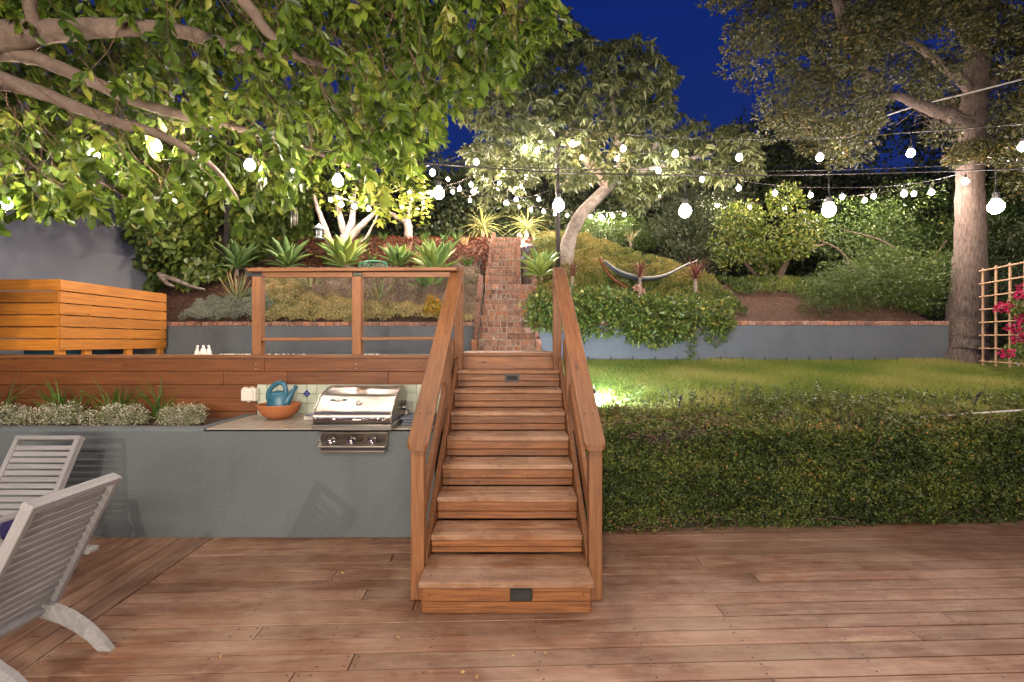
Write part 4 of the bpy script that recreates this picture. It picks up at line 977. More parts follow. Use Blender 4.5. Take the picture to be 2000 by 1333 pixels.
# leave the nearest bulbs some air
for bx, by, bY in A+[(183, 303, 4.6), (10, 398, 3.95)]:
    b3 = np.array(P(bx, by, bY)); px = 1000+F*TW[:, 0]/TW[:, 1]; py = 666.5-F*(TW[:, 2]-EYE)/TW[:, 1]
    TW = TW[~((np.hypot(px-bx, py-by) < 42) & (TW[:, 1] < bY+.15))]
Pt = []; D = []; TI = []
twg = MB()
for c in TW:
    k = rng.integers(11, 19); ax = unit(np.array([[rng.normal()*.5+.15, rng.normal()*.5, -.75]]))[0]
    L_ = rng.uniform(.18, .34); t = np.sort(rng.random(k))**.7
    a = rng.uniform(0, 6.28, k); side = np.stack([np.cos(a), np.sin(a), rng.normal(size=k)*.3], 1)
    d = unit(ax[None]*rng.uniform(.7, 1.3, k)[:, None]+side*.75)
    Pt.append(c+ax[None]*(t*L_)[:, None]); D.append(d); TI.append(np.full(k, rng.normal(0, .2)))
    twg.tube([c-ax*.3+np.array([-.05, 0, .03]), c-ax*.1, c+ax*L_], [.004, .003, .0015], 3, cap=False)
Pt = np.concatenate(Pt); D = np.concatenate(D); n = len(Pt); 
Nn = rnd_dir(n)+np.array([0, -.5, .3])
o = twg.build('twigs', M['twig'], T1); o['kind'] = 'stuff'
split_leaves(T1, 'leaf', 'foliage', Pt, D, Nn, rng.uniform(.070, .155, n)*rng.uniform(.8, 1.1, n), rng.uniform(.036, .072, n), np.clip(rng.normal(.46, .22, n)+np.concatenate(TI), 0, 1), L['canopy'], T_OV, 300)
# ---- loquat like tree behind the stairs
T2 = tree('loquat_tree', 'tree with a pale curving trunk and drooping rosettes of long leaves behind the light post', 'tree', P(1100, 540, 9.7))
m = MB(); limb(m, [(1098, 575, 9.7, .20), (1104, 520, 9.7, .165), (1112, 470, 9.75, .145), (1132, 425, 9.8, .13), (1162, 390, 9.85, .12), (1205, 352, 9.9, .105), (1250, 320, 9.9, .09), (1290, 260, 9.9, .06), (1310, 190, 9.9, .03)], 16, 5, .04); m.build('trunk', M['bark_m'], T2)
for pts in ([(1190, 375, 9.85, .10), (1160, 330, 9.9, .085), (1120, 290, 10, .08), (1075, 250, 10, .075), (1030, 225, 10, .07), (1000, 195, 10, .06), (975, 160, 10, .04)],
            [(1215, 355, 9.9, .09), (1210, 300, 9.8, .07), (1200, 220, 9.7, .05), (1190, 140, 9.7, .03)],
            [(1235, 340, 9.9, .07), (1310, 320, 9.7, .05), (1390, 300, 9.6, .03)], [(1120, 290, 10, .06), (1110, 200, 10, .045), (1120, 120, 10, .02)]):
    m = MB(); limb(m, pts, 12, 5, .05); m.build('limb', M['bark_m'], T2)
LOQ = [(895, 190), (900, 120), (960, 60), (1020, 20), (1100, 10), (1130, 55), (1160, 80), (1210, 80), (1255, 62), (1295, 115), (1330, 140), (1310, 205), (1350, 235), (1400, 230), (1450, 245), (1478, 280), (1490, 340), (1420, 355), (1350, 350), (1290, 370), (1255, 405), (1235, 395), (1180, 345), (1110, 370), (1060, 330), (1020, 375), (985, 350), (930, 340), (900, 290), (960, 250), (900, 240)]
rs = np.concatenate([poly_points(LOQ, 1500, 9.5, 11.7), poly_points(LOQ, 420, 8.9, 9.7), poly_points([(930, 345), (1010, 350), (1030, 400), (990, 410), (930, 400)], 16, 9.6, 10.4), poly_points([(1210, 330), (1300, 360), (1260, 410), (1200, 390)], 22, 9.6, 10.2)])
Pt = []; D = []
for c in rs:
    k = rng.integers(8, 14); a = np.linspace(0, 6.28, k)+rng.normal(size=k)*.3; tilt = rng.uniform(-1.3, .1, k)
    D.append(np.stack([np.cos(a), np.sin(a), tilt], 1)); Pt.append(np.tile(c, (k, 1))+rng.normal(size=(k, 3))*.02)
Pt = np.concatenate(Pt); D = np.concatenate(D); n = len(Pt)
split_leaves(T2, 'leaf', 'foliage', Pt, D, np.tile(UP, (n, 1))+rng.normal(size=(n, 3))*.35, rng.uniform(.12, .24, n), rng.uniform(.045, .072, n), np.clip(rng.normal(.5, .25, n), 0, 1), L['loquat'], T_LAN, 200)
# ---- big tree at the right
T3 = tree('evergreen_tree', 'tall evergreen tree with furrowed trunk and dense small dark leaves at the upper right', 'tree', P(1872, 706, 7.6))
m = MB(); limb(m, [(1858, 765, 7.55, .44), (1866, 712, 7.55, .38), (1874, 690, 7.55, .325), (1882, 655, 7.55, .28), (1889, 600, 7.55, .245), (1894, 520, 7.55, .215), (1895, 430, 7.6, .19), (1895, 330, 7.6, .165), (1898, 250, 7.65, .165), (1904, 190, 7.7, .17), (1908, 130, 7.75, .15), (1912, 40, 7.8, .11), (1915, -120, 7.9, .07)], 26, 7, .015)
m.build('trunk', M['bark_r'], T3)
for pts in ([(1893, 246, 7.62, .10), (1862, 228, 7.4, .10), (1820, 214, 7.2, .085), (1785, 200, 7.0, .07), (1745, 188, 6.8, .05), (1690, 200, 6.7, .025)],
            [(1898, 180, 7.7, .075), (1870, 150, 7.6, .07), (1845, 132, 7.4, .06), (1790, 90, 7.2, .045), (1720, 60, 7.0, .03)],
            [(1915, 190, 7.7, .08), (1950, 152, 7.6, .07), (1990, 122, 7.5, .06), (2060, 70, 7.4, .05)],
            [(1700, 155, 7.4, .05), (1670, 110, 7.4, .06), (1640, 20, 7.4, .07), (1610, -80, 7.5, .08)],
            [(1908, 110, 7.75, .07), (1860, 40, 7.6, .05), (1800, -40, 7.5, .04)]):
    m = MB(); limb(m, pts, 12, 5, .06); m.build('limb', M['bark_r'], T3)
# bare twiggy branchlets under the crown
m = MB()
for i in range(34):
    s0 = P(rng.uniform(1800, 1890), rng.uniform(200, 245), 7.3); q = Vector(s0); pts = [q.copy()]; d = Vector((rng.normal()*.7-.3, rng.normal()*.4, rng.normal()*.6-.1))
    for j in range(5): q = q+d.normalized()*.09; d += Vector(rng.normal(size=3))*.45; pts.append(q.copy())
    m.tube(pts, [.008, .007, .006, .005, .004, .002], 4, cap=False)
o = m.build('bare_twigs', M['bark_r'], T3); o['kind'] = 'stuff'
OAK = [(1395, -200), (2300, -200), (2300, 420), (2060, 400), (1985, 360), (1960, 300), (1905, 300), (1860, 260), (1780, 285), (1720, 230), (1690, 250), (1700, 300), (1690, 330), (1640, 310), (1600, 330), (1560, 300), (1500, 270), (1485, 225), (1530, 175), (1555, 175), (1530, 120), (1500, 130), (1455, 185), (1420, 165), (1440, 100), (1440, 50), (1395, 30)]
def hole(x, y):
    h = np.zeros(x.shape, bool)
    for hx, hy, r in ((1570, 120, 14), (1665, 105, 9), (1745, 220, 22), (1755, 180, 16), (1825, 90, 9), (1730, 260, 16), (1610, 30, 10), (1560, 10, 16), (1780, 250, 14), (1650, 225, 8)): h |= np.hypot(x-hx, y-hy) < r
    return h
cl_ = poly_points(OAK, 900, 6.2, 10.0)
px = 1000+F*cl_[:, 0]/cl_[:, 1]; py = 666.5-F*(cl_[:, 2]-EYE)/cl_[:, 1]
trunk_zone = (np.abs(px-1900) < 52) & (py > 110) & (cl_[:, 1] < 8.0) | ((np.abs(py-(185+.33*(px-1745))) < 26) & (px > 1740) & (px < 1895) & (cl_[:, 1] < 7.8))
cl_ = cl_[~hole(px, py) & ~trunk_zone]
bl = [(c[0], c[1], c[2], r, r, r*.6) for c, r in zip(cl_, rng.uniform(.16, .34, len(cl_)))]
Pt, d, _ = cloud(bl, 170000, .45); n = len(Pt)
px = 1000+F*Pt[:, 0]/Pt[:, 1]; py = 666.5-F*(Pt[:, 2]-EYE)/Pt[:, 1]; k = ~(hole(px, py) & (rng.random(n) < .8)); Pt = Pt[k]; d = d[k]; n = len(Pt)
o = leaves('foliage', Pt, d+rnd_dir(n)*.8, rnd_dir(n)+UP*.6, rng.uniform(.045, .078, n), rng.uniform(.026, .040, n), np.clip(rng.normal(.45, .25, n), 0, 1), L['oak'], T_Q, T3); o['kind'] = 'stuff'
# low sprays on the trunk
Pt, d, _ = cloud([tuple(P(1895, 290, 7.3))+(.30, .2, .10), tuple(P(1870, 312, 7.2))+(.18, .15, .08), tuple(P(1945, 300, 7.2))+(.3, .2, .12)], 2600, .2); n = len(Pt)
o = leaves('foliage', Pt, d+rnd_dir(n)*.8, rnd_dir(n)+UP*.6, .055, .022, tl(n), L['oak'], T_Q, T3); o['kind'] = 'stuff'

# ---- fig trees on the mulch slope
def fig(label, base, limbs, boxes, n):
    t = tree('fig_tree', label, 'tree', base)
    for i, pts in enumerate(limbs):
        m = MB(); limb(m, pts, 12, 5, .06); m.build('trunk' if i == 0 else 'limb', M['bark_m'], t)
    Pt = poly_points(boxes, n, base[1]-.8, base[1]+.8); a = tl(n, 0, 6.28)
    D = np.stack([np.cos(a), np.sin(a), tl(n, -.8, .4)], 1)
    split_leaves(t, 'leaf', 'foliage', Pt, D, np.tile(UP, (n, 1))+rng.normal(size=(n, 3))*.5, rng.uniform(.10, .19, n), rng.uniform(.09, .15, n), tl(n), L['fig'], T_IVY, 60)
fig('pale branched fig tree behind the agaves with lights in its branches', P(675, 515, 10.0),
    [[(676, 528, 10, .125), (674, 490, 10, .11), (675, 462, 10, .12)], [(678, 470, 10, .085), (668, 440, 10, .075), (660, 405, 10, .05), (655, 370, 10, .02)], [(676, 462, 10, .08), (688, 430, 10, .07), (690, 390, 10.1, .04), (700, 350, 10.1, .02)],
     [(680, 468, 10, .085), (700, 445, 10, .07), (722, 425, 10, .05), (745, 405, 10, .02)], [(684, 480, 9.9, .03), (712, 468, 9.9, .025), (728, 440, 9.9, .02), (740, 415, 9.9, .01)], [(664, 500, 9.9, .085), (645, 475, 9.8, .08), (632, 440, 9.7, .06), (620, 405, 9.7, .045), (612, 380, 9.7, .02)]],
    [(600, 350), (830, 340), (840, 395), (790, 425), (740, 440), (715, 412), (660, 420), (615, 400)], 430)
fig('smaller distant fig tree with a stubby pale trunk on top of the slope', P(798, 466, 11.6),
    [[(799, 470, 11.6, .11), (797, 448, 11.6, .10), (795, 430, 11.6, .09)], [(796, 436, 11.6, .07), (775, 424, 11.6, .06), (758, 414, 11.6, .03)], [(797, 430, 11.6, .05), (800, 400, 11.6, .03), (812, 372, 11.6, .015)]],
    [(768, 360), (850, 360), (835, 440), (815, 440), (780, 410)], 130)

# ---- dark trees and hedge far behind
def mass(name, label, cat, blobs, n, mat, ls=.06, ws=.03, kind=None, shell=.5, tp=T_Q, tint=(.45, .25), group=None):
    Pt, d, _ = cloud(blobs, n, shell); n = len(Pt)
    b = np.array(blobs); t = None
    o = leaves(name, Pt, d+rnd_dir(n)*.9, rnd_dir(n)+UP*.5, rng.uniform(.7, 1.3, n)*ls, rng.uniform(.7, 1.3, n)*ws, np.clip(rng.normal(*tint, n), 0, 1), mat, tp)
    return tag(o, label, cat, group, kind)
bl = []
for i in range(150):
    x = rng.uniform(-13, 17); top = 7.4 if x < 1.0 else (6.9 if x < 7 else 8.6); z = rng.uniform(3.6, top-.5)
    if x < -3: z = rng.uniform(3.2, 8.5)
    bl.append((x, rng.uniform(13.2, 15.5), z, rng.uniform(.7, 1.3), .8, rng.uniform(.5, .9)))
mass('distant_hedge', 'dark mass of trees and tall hedge closing the top of the hill', 'hedge', bl, 105000, L['darkshrub'], .13, .07, 'stuff', .4)
g = MB().box((2, 16.2, 4.6), (44, .3, 5.6)).build('boundary_fence', plain('dark_fence', (.02, .014, .014), .9)); tag(g, 'dark boundary fence hidden behind the hilltop hedge', 'fence')
def shrub(label, blobs, n, mat, ls, ws, base, tint=(.45, .25), stems=None, name='shrub', cat='shrub', tp=T_Q, shell=.45, nbig=0):
    t = thing(name, label, cat, base)
    Pt, d, _ = cloud(blobs, n, shell); n = len(Pt)
    split_leaves(t, 'leaf', 'foliage', Pt, d+rnd_dir(n)*.8, rnd_dir(n)+UP*.7, rng.uniform(.7, 1.3, n)*ls, rng.uniform(.7, 1.3, n)*ws, np.clip(rng.normal(*tint, n), 0, 1), mat, tp, nbig)
    if stems:
        m = MB()
        for s_ in stems: limb(m, s_, 6, 4, .1)
        m.build('stems', M['stem'], t)
    return t
def pb(x, y, Y, rx, ry, rz): return tuple(P(x, y, Y))+(rx, ry, rz)
def ppx(poly, n):
    xs = [p[0] for p in poly]; ys = [p[1] for p in poly]; out = []
    while len(out) < n:
        x = rng.uniform(min(xs), max(xs)); y = rng.uniform(min(ys), max(ys))
        if in_poly(np.array([x]), np.array([y]), poly)[0]: out.append((x, y))
    return out
def blobs_in(poly, n, Y0, Y1, r0, r1, fl=.75): return [pb(x, y, rng.uniform(Y0, Y1), r, r, r*fl) for (x, y), r in zip(ppx(poly, n), rng.uniform(r0, r1, n))]
shrub('bright yellow green citrus shrub with twisting stems right of the hammock', blobs_in([(1385, 470), (1400, 425), (1470, 400), (1520, 375), (1590, 400), (1600, 440), (1580, 490), (1530, 515), (1490, 535), (1425, 520)], 46, 8.7, 9.5, .16, .30), 5200, L['lemon'], .070, .034, P(1500, 560, 9.1),
      stems=[[(1510, 572, 9.1, .05), (1500, 530, 9.1, .04), (1480, 490, 9.1, .025)], [(1512, 572, 9.1, .045), (1530, 520, 9.0, .04), (1560, 490, 8.9, .03), (1610, 478, 8.8, .012)], [(1508, 572, 9.1, .04), (1470, 530, 9.2, .03), (1440, 500, 9.2, .015)], [(1515, 572, 9.1, .035), (1545, 500, 9, .025), (1570, 470, 9, .012)]], tp=T_OV, nbig=40)
shrub('dark green fine leaved shrub spreading over the brick capped wall left of the big trunk', blobs_in([(1530, 560), (1560, 530), (1620, 525), (1700, 520), (1760, 500), (1850, 510), (1850, 612), (1750, 600), (1640, 615), (1570, 600)], 60, 7.7, 8.6, .2, .36), 26000, L['shrub'], .045, .017, P(1690, 620, 8.1), tint=(.32, .22))
shrub('tall dim shrubbery behind the citrus shrub and the big trunk', blobs_in([(1570, 430), (1650, 400), (1850, 370), (2060, 360), (2060, 640), (1930, 640), (1850, 520), (1700, 500), (1600, 500)], 110, 9.0, 10.5, .3, .6), 36000, L['shrub'], .055, .022, P(1750, 600, 9.6), tint=(.22, .2),
      stems=[[(1700, 600, 9, .03), (1650, 500, 9, .02), (1600, 470, 9, .01)], [(1800, 560, 9, .03), (1740, 480, 8.9, .02), (1650, 450, 8.8, .01)], [(1780, 560, 9, .025), (1850, 470, 8.9, .015)]])
shrub('dark bushes rising behind the green mound and the hammock', blobs_in([(1290, 440), (1340, 390), (1440, 380), (1480, 420), (1400, 450), (1400, 530), (1330, 520)], 40, 10.2, 11.6, .3, .55), 14000, L['darkshrub'], .06, .03, P(1370, 540, 10.5))
shrub('low dark bush on the hilltop between the dracaenas and the mound', blobs_in([(1110, 440), (1230, 430), (1290, 450), (1290, 480), (1180, 470)], 26, 11.9, 12.8, .25, .45), 8000, L['shrub'], .05, .025, P(1200, 480, 12.2), tint=(.2, .2))
shrub('glossy green shrub with yellowing leaves hanging over the lawn wall right of the handrail',
      blobs_in([(1035, 575), (1100, 570), (1200, 580), (1300, 585), (1380, 590), (1425, 610), (1422, 640), (1400, 672), (1330, 655), (1270, 672), (1200, 648), (1130, 655), (1080, 640), (1045, 635)], 110, 7.08, 7.9, .13, .23), 19000, L['shrub'], .064, .034, P(1230, 640, 7.6), tint=(.58, .24), tp=T_OV, nbig=120)
# trailing sprigs
mass('trailing_vine', 'single leafy sprig trailing down the lawn wall to the grass', 'vine', [pb(1347, 690, 7.33, .05, .03, .10), pb(1352, 670, 7.33, .06, .03, .08)], 90, L['shrub'], .05, .028, tint=(.6, .2))
# ---- ivy
iv = thing('ivy_hedge', 'tall bank of heart shaped ivy with yellow leaves beside the grey house wall', 'hedge', (-5.4, 8.9, 2.5))
MB().box((-6.15, 9.3, 4.0), (1.3, .2, 3.2)).build('trellis_fence', M['gap'], iv)
n = 19000; px_ = rng.uniform(232, 610, n); py_ = rng.uniform(300, 568, n)
edge = 232+60*np.clip((py_-400)/160, 0, 1)+10*np.sin(py_*.12); k = px_ > edge; px_ = px_[k]; py_ = py_[k]
low = 556-.36*np.maximum(px_-385, 0)+8*np.sin(px_*.09); k = py_ < low; px_ = px_[k]; py_ = py_[k]; n = len(px_)
Yv = 8.75+.22*np.sin(px_*.035)*np.cos(py_*.04)+rng.normal(size=n)*.10+.10+.0115*np.maximum(px_-385, 0)-.0012*(py_-430)
Pt = np.stack([(px_-1000)*Yv/F, Yv, EYE-(py_-666.5)*Yv/F], 1)
D = np.stack([rng.normal(size=n)*.5, -.35+rng.normal(size=n)*.2, -.8+rng.normal(size=n)*.3], 1)
split_leaves(iv, 'leaf', 'foliage', Pt, D, np.stack([rng.normal(size=n)*.4, -np.ones(n), rng.normal(size=n)*.4+.5], 1), rng.uniform(.085, .15, n), rng.uniform(.085, .145, n), np.clip(rng.normal(.5, .22, n), 0, 1), L['ivy'], T_IVY, 220)
m = MB(); limb(m, [(318, 540, 8.6, .05), (345, 548, 8.5, .045), (375, 560, 8.4, .03), (400, 566, 8.3, .015)], 8); limb(m, [(310, 535, 8.6, .04), (325, 553, 8.5, .04), (340, 560, 8.45, .02)], 8); m.build('roots', M['bark_m'], iv)

# ---- ground covers
def cover(name, label, poly, Y0, Y1, n, mat, ls, ws, tint=(.5, .28), tp=T_Q, upb=1.0, lift=.05, cat='ground cover'):
    """low plants on the slope: poly in the plane (x, Y) of the hill"""
    xs = [p[0] for p in poly]; ys = [p[1] for p in poly]
    x = rng.uniform(min(xs), max(xs), n*3); y = rng.uniform(min(ys), max(ys), n*3); k = in_poly(x, y, poly); x = x[k][:n]; y = y[k][:n]; n = len(x)
    cl2 = .5+.5*np.sin(x*9+np.sin(y*7)*2)*np.sin(y*8+np.sin(x*6)*2)
    z = H(x, y)+bumpf(x, y)-.03+cl2*lift*1.5+rng.random(n)*lift
    o = leaves(name, np.stack([x, y, z], 1), rnd_dir(n)*.75+UP*upb, rnd_dir(n), rng.uniform(.7, 1.3, n)*ls, rng.uniform(.7, 1.3, n)*ws, np.clip(rng.normal(tint[0], tint[1], n)*.7+.38*(cl2-.3)+.22*np.sin(x*2.3+y*1.7)*np.sin(y*2.9-x), 0, 1), mat, tp)
    return tag(o, label, cat, kind='stuff')
cover('silver_ground_cover', 'silvery grey feathery ground cover beside the orange enclosure', [(-5.3, 7.62), (-3.95, 7.62), (-4.0, 8.1), (-4.7, 8.6), (-5.1, 8.2)], 0, 0, 12000, L['sage'], .05, .010, lift=.10)
cover('succulent_ground_cover', 'tan and olive succulent ground cover filling the planter bed', [(-4.1, 7.62), (-.62, 7.62), (-.62, 9.3), (-4.6, 9.3), (-4.6, 8.6)], 0, 0, 60000, L['tan'], .042, .013, lift=.08)
cover('dusky_ground_cover', 'dusky pinkish brown succulents in the upper planter bed', [(-3.6, 8.35), (-.62, 7.75), (-.62, 9.3), (-3.7, 9.3), (-3.9, 8.8)], 0, 0, 26000, L['purple'], .050, .012, lift=.13)
cover('golden_succulents', 'clump of golden orange succulents beside the left handrail', [(-1.42, 7.62), (-.98, 7.62), (-.98, 7.86), (-1.35, 7.9)], 0, 0, 1000, L['gold'], .055, .03, tp=T_OV, lift=.13)
cover('mound_ground_cover', 'olive yellow carpet of ground cover on the rounded mound', [(.36, 8.1), (3.9, 8.3), (3.6, 9.8), (2.6, 11.4), (1.3, 12.2), (.5, 11.4), (.32, 9.6)], 0, 0, 60000, L['mound'], .045, .022, lift=.09)
cover('green_ground_cover', 'fresh green leafy plants between the shrub and the hammock', [(1.0, 8.0), (3.9, 7.9), (3.6, 8.6), (2.4, 9.0), (1.2, 9.2)], 0, 0, 12000, L['shrub'], .07, .022, lift=.08)
cover('green_tufts', 'bright green tufts at the foot of the short upper wall', [(-1.5, 9.1), (-.65, 8.7), (-.65, 9.3), (-1.5, 9.3)], 0, 0, 2500, L['strap'], .10, .012, lift=.06)
cover('shrub_bed_weeds', 'patchy green weeds under the citrus shrub', [(4.0, 8.6), (5.9, 8.4), (6.3, 9.3), (4.0, 9.6)], 0, 0, 3500, L['shrub'], .09, .02, lift=.05)
# mulch chips
n = 15000
x = rng.uniform(-5.0, -.5, n); y = rng.uniform(9.5, 11.9, n); z = H(x, y)+bumpf(x, y)-.03+.01
leaves_o = leaves('bark_mulch', np.stack([x, y, z+rng.random(n)*.03], 1), rnd_dir(n)*[1, 1, .35], rnd_dir(n)*.5+UP, rng.uniform(.04, .09, n), rng.uniform(.012, .03, n), tl(n), None or L.setdefault('mulch', leafmat('mulch_chip', [(0, (.10, .028, .014)), (.6, (.26, .085, .045)), (1, (.40, .19, .11))], .9, 0)), T_Q)
tag(leaves_o, 'reddish bark mulch covering the slope behind the agaves', 'mulch', kind='stuff')
x = rng.uniform(.3, 1.9, 3000); y = rng.uniform(11.2, 12.2, 3000)
tag(leaves('bark_mulch', np.stack([x, y, H(x, y)+bumpf(x, y)+rng.random(3000)*.03-.02], 1), rnd_dir(3000)*[1, 1, .35], rnd_dir(3000)*.5+UP, .07, .02, tl(3000), L['mulch'], T_Q), 'pale lit mulch around the spotlight on the hilltop', 'mulch', kind='stuff')
x = rng.uniform(-6.2, -4.1, 2500); y = rng.uniform(7.6, 9.0, 2500)
tag(leaves('leaf_litter', np.stack([x, y, H(x, y)+bumpf(x, y)+rng.random(2500)*.02-.03], 1), rnd_dir(2500)*[1, 1, .3], rnd_dir(2500)*.4+UP, rng.uniform(.02, .05, 2500), .016, tl(2500), L['mulch'], T_Q), 'dry leaf litter on the brown soil right of the orange enclosure', 'leaf litter', kind='stuff')
x = rng.uniform(4.0, 6.7, 2500); y = rng.uniform(7.6, 9.0, 2500)
tag(leaves('leaf_litter', np.stack([x, y, H(x, y)+bumpf(x, y)+rng.random(2500)*.02-.03], 1), rnd_dir(2500)*[1, 1, .3], rnd_dir(2500)*.4+UP, rng.uniform(.02, .04, 2500), .012, tl(2500), L['mulch'], T_Q), 'leaf litter on the bare soil above the lawn wall', 'leaf litter', kind='stuff')

# ---- rosette plants whose leaves are parts
def solid_leaf(name, ln, wd, th_, prof, bend, chan, mat, tint):
    K = len(prof); vs = []; tn = []
    for i, w in enumerate(prof):
        t = i/(K-1); x = ln*(t-.12*bend*t*t); z = -bend*ln*.5*t*t+.10*ln*t*abs(bend)*.5; hw_ = wd*w/2
        vs += [(x, hw_, z+chan*hw_), (x, 0, z), (x, -hw_, z+chan*hw_), (x, 0, z-th_*(1-.7*t))]; tn += [tint+.12*t]*4
    fs = []
    for i in range(K-1):
        for k in range(4): fs.append((i*4+k, i*4+(k+1) % 4, i*4+4+(k+1) % 4, i*4+4+k))
    me = bpy.data.meshes.new(name); me.from_pydata(vs, [], fs); me.materials.append(mat); me.polygons.foreach_set('use_smooth', [True]*len(fs))
    a = me.attributes.new('tint', 'FLOAT', 'POINT'); a.data.foreach_set('value', np.clip(np.array(tn, dtype=np.float32), 0, 1)); return me
AG = [.30, .55, .85, 1.0, .92, .55, .03]; NAR = [.8, 1, .95, .8, .6, .35, .05]
def rosette(name, label, cat, c, n, ln, wd, th_, prof, mat, emin=.15, emax=1.35, bend=.35, chan=.35, tint=(.2, .8), stem=0, group=None, seed=0):
    c = Vector(c); t = thing(name, label, cat, c, group); rd = random.Random(seed or int(abs(c.x)*1000))
    var = [solid_leaf('leaf', 1, wd/ln, th_/ln, prof, bd_, chan, mat, ti) for bd_, ti in ((bend*.4, tint[0]), (bend, (tint[0]+tint[1])/2), (bend*1.5, tint[1]), (bend*.8, tint[0]*.6+tint[1]*.4))]
    top = c+Vector((0, 0, stem))
    if stem: MB().tube([c-Vector((0, 0, .08)), top], [ln*.05+.015, ln*.04+.01], 8).build('stem', M['bark_m'], t)
    for i in range(n):
        f = (i+.5)/n; el = emin+(emax-emin)*(1-f)**.9+rd.uniform(-.08, .08); az = i*2.39996+rd.uniform(-.2, .2); s_ = ln*(.62+.38*math.sin(math.pi*min(1, f*1.1+.08)))*rd.uniform(.88, 1.1)
        m = Matrix.Translation(top+Vector((0, 0, .02*(1-f)))) @ Matrix.Rotation(az, 4, 'Z') @ Matrix.Rotation(-el, 4, 'Y') @ Matrix.Rotation(rd.uniform(-.15, .15), 4, 'X') @ Matrix.Diagonal((s_, s_*rd.uniform(.85, 1.15), s_, 1))
        link('leaf', var[rd.randrange(4)], t, m)
    return t
for px0, py0, Y, ln, n, tnt, lab in (
    (462, 530, 9.35, .50, 30, (0, .35), 'dark green agave at the left end of the agave row beside the ivy'),
    (560, 527, 9.6, .52, 34, (.1, .5), 'green agave left of the fig tree in the row above the railing'),
    (672, 527, 9.6, .58, 36, (.4, .95), 'bright yellow green agave in front of the fig tree trunk'),
    (778, 527, 9.7, .44, 30, (.15, .6), 'smaller agave right of the green bench'),
    (850, 540, 9.3, .62, 38, (.4, .9), 'large pale green agave behind the left handrail top'),
    (835, 583, 8.6, .42, 30, (0, .4), 'dark green agave low in the bed under the large agave'),
    (1056, 545, 9.0, .48, 34, (.25, .8), 'agave right of the brick steps beside the right handrail')):
    ln *= 1.3; rosette('agave', lab, 'agave', P(px0, py0, Y)-Vector((0, 0, .02)), n, ln, ln*.25, .02, AG, L['agave'], .10, 1.35, .22, .38, tnt, stem=.06)
rosette('agave', 'drooping yellow tipped agave leaves beside the left handrail', 'agave', P(860, 560, 8.8), 9, .36, .12, .02, AG, L['agave'], -.9, .1, .2, .3, (.6, 1), stem=.05)
for px0, py0, Y, n, lab in ((463, 592, 8.15, 34, 'tall upright aloe clump left of the railing'), (606, 578, 8.5, 26, 'aloe clump seen between the left railing posts'), (742, 600, 8.2, 22, 'aloe clump right of the middle railing post')):
    rosette('aloe', lab, 'aloe', P(px0, py0, Y), n, .50, .050, .02, NAR, L['aloe'], .5, 1.45, -.10, .4, (.1, .9))
for px0, py0, lab in ((943, 470, 'spiky dracaena left of the top of the brick steps'), (1030, 470, 'spiky dracaena right of the top of the brick steps behind the spotlight')):
    rosette('dracaena', lab, 'dracaena', P(px0, py0, 11.6), 66, .72, .036, .006, NAR, L['dracaena'], -.5, 1.4, 1.5, .3, (.2, .9), stem=.26)
for px0, py0, Y, ln, n, lab in ((1118, 540, 8.4, .32, 26, 'small red cordyline beside the pale curving trunk'), (1250, 542, 8.25, .38, 34, 'upright red cordyline in front of the middle of the hammock'), (1358, 545, 8.3, .40, 40, 'large spreading red cordyline at the right end of the hammock')):
    cq = P(px0, py0, Y); gz_ = float(H(cq.x, cq.y)); rosette('cordyline', lab, 'cordyline', (cq.x, cq.y, gz_), n, ln, .024, .006, NAR, L['cordyline'], .2, 1.5, .25, .3, (.1, .9), stem=max(.05, cq.z-gz_))
rosette('yucca', 'bare twiggy yucca on the crest of the mound', 'yucca', P(1232, 478, 11.0), 16, .35, .03, .01, NAR, L['aloe'], .5, 1.3, .1, .3, (.5, 1), stem=.05)
# grass tufts in the mulch
for i, (px0, py0, dry) in enumerate(((706, 492, 1), (728, 512, 0), (758, 496, 1), (748, 470, 0), (793, 497, 1), (783, 508, 0), (842, 482, 0), (828, 470, 0), (871, 500, 0), (908, 478, 1), (893, 470, 0), (647, 500, 0), (868, 470, 0), (913, 520, 0), (638, 518, 0), (820, 506, 1), (712, 475, 0))):
    Y = (EYE-3.17+.55*9.45)/(.55-(666.5-py0)/F) if False else None
    for Y in np.arange(9.5, 11.8, .02):
        q = P(px0, py0, Y)
        if q.z <= H(q.x, q.y)+.0: break
    n = 46; a = tl(n, 0, 6.28); r = tl(n, 0, .05); base = np.stack([q.x+np.cos(a)*r, q.y+np.sin(a)*r, np.full(n, q.z-.02)], 1)
    D = np.stack([np.cos(a)*.45, np.sin(a)*.45, tl(n, .8, 1.3)], 1)
    o = leaves('grass_tuft', base, D, rnd_dir(n), rng.uniform(.14, .30, n), .012, tl(n, .45 if dry else 0, 1 if dry else .5), L['strap'] if not dry else L['tan'], T_BL)
    tag(o, (['straw coloured tuft beside the fig tree trunk', '', 'straw coloured tuft above the green bench', '', 'straw coloured tuft in the middle of the slope', '', '', '', '', 'straw coloured tuft at the slope top near the left dracaena', '', '', '', '', '', 'straw coloured tuft behind the largest agave', ''][i] if dry else
     {1: 'green grass tuft just above the green bench', 3: 'green tuft on the crest right of the fig tree', 5: 'green tuft above the smaller agave', 6: 'green tuft below the stubby fig trunk', 7: 'green tuft right of the stubby fig trunk on the crest', 8: 'green tuft above the large pale agave', 10: 'green tuft on the crest beside the left dracaena', 11: 'green tuft under the hanging bird feeder', 12: 'green tuft on the crest above the large agave', 13: 'slender green tuft beside the unlit wall spotlight', 14: 'lowest green tuft left of the bright agave', 16: 'green tuft on the crest close to the pale fig tree'}[i]), 'grass tuft', 'dry grass tufts in the mulch' if dry else 'green grass tufts in the mulch')
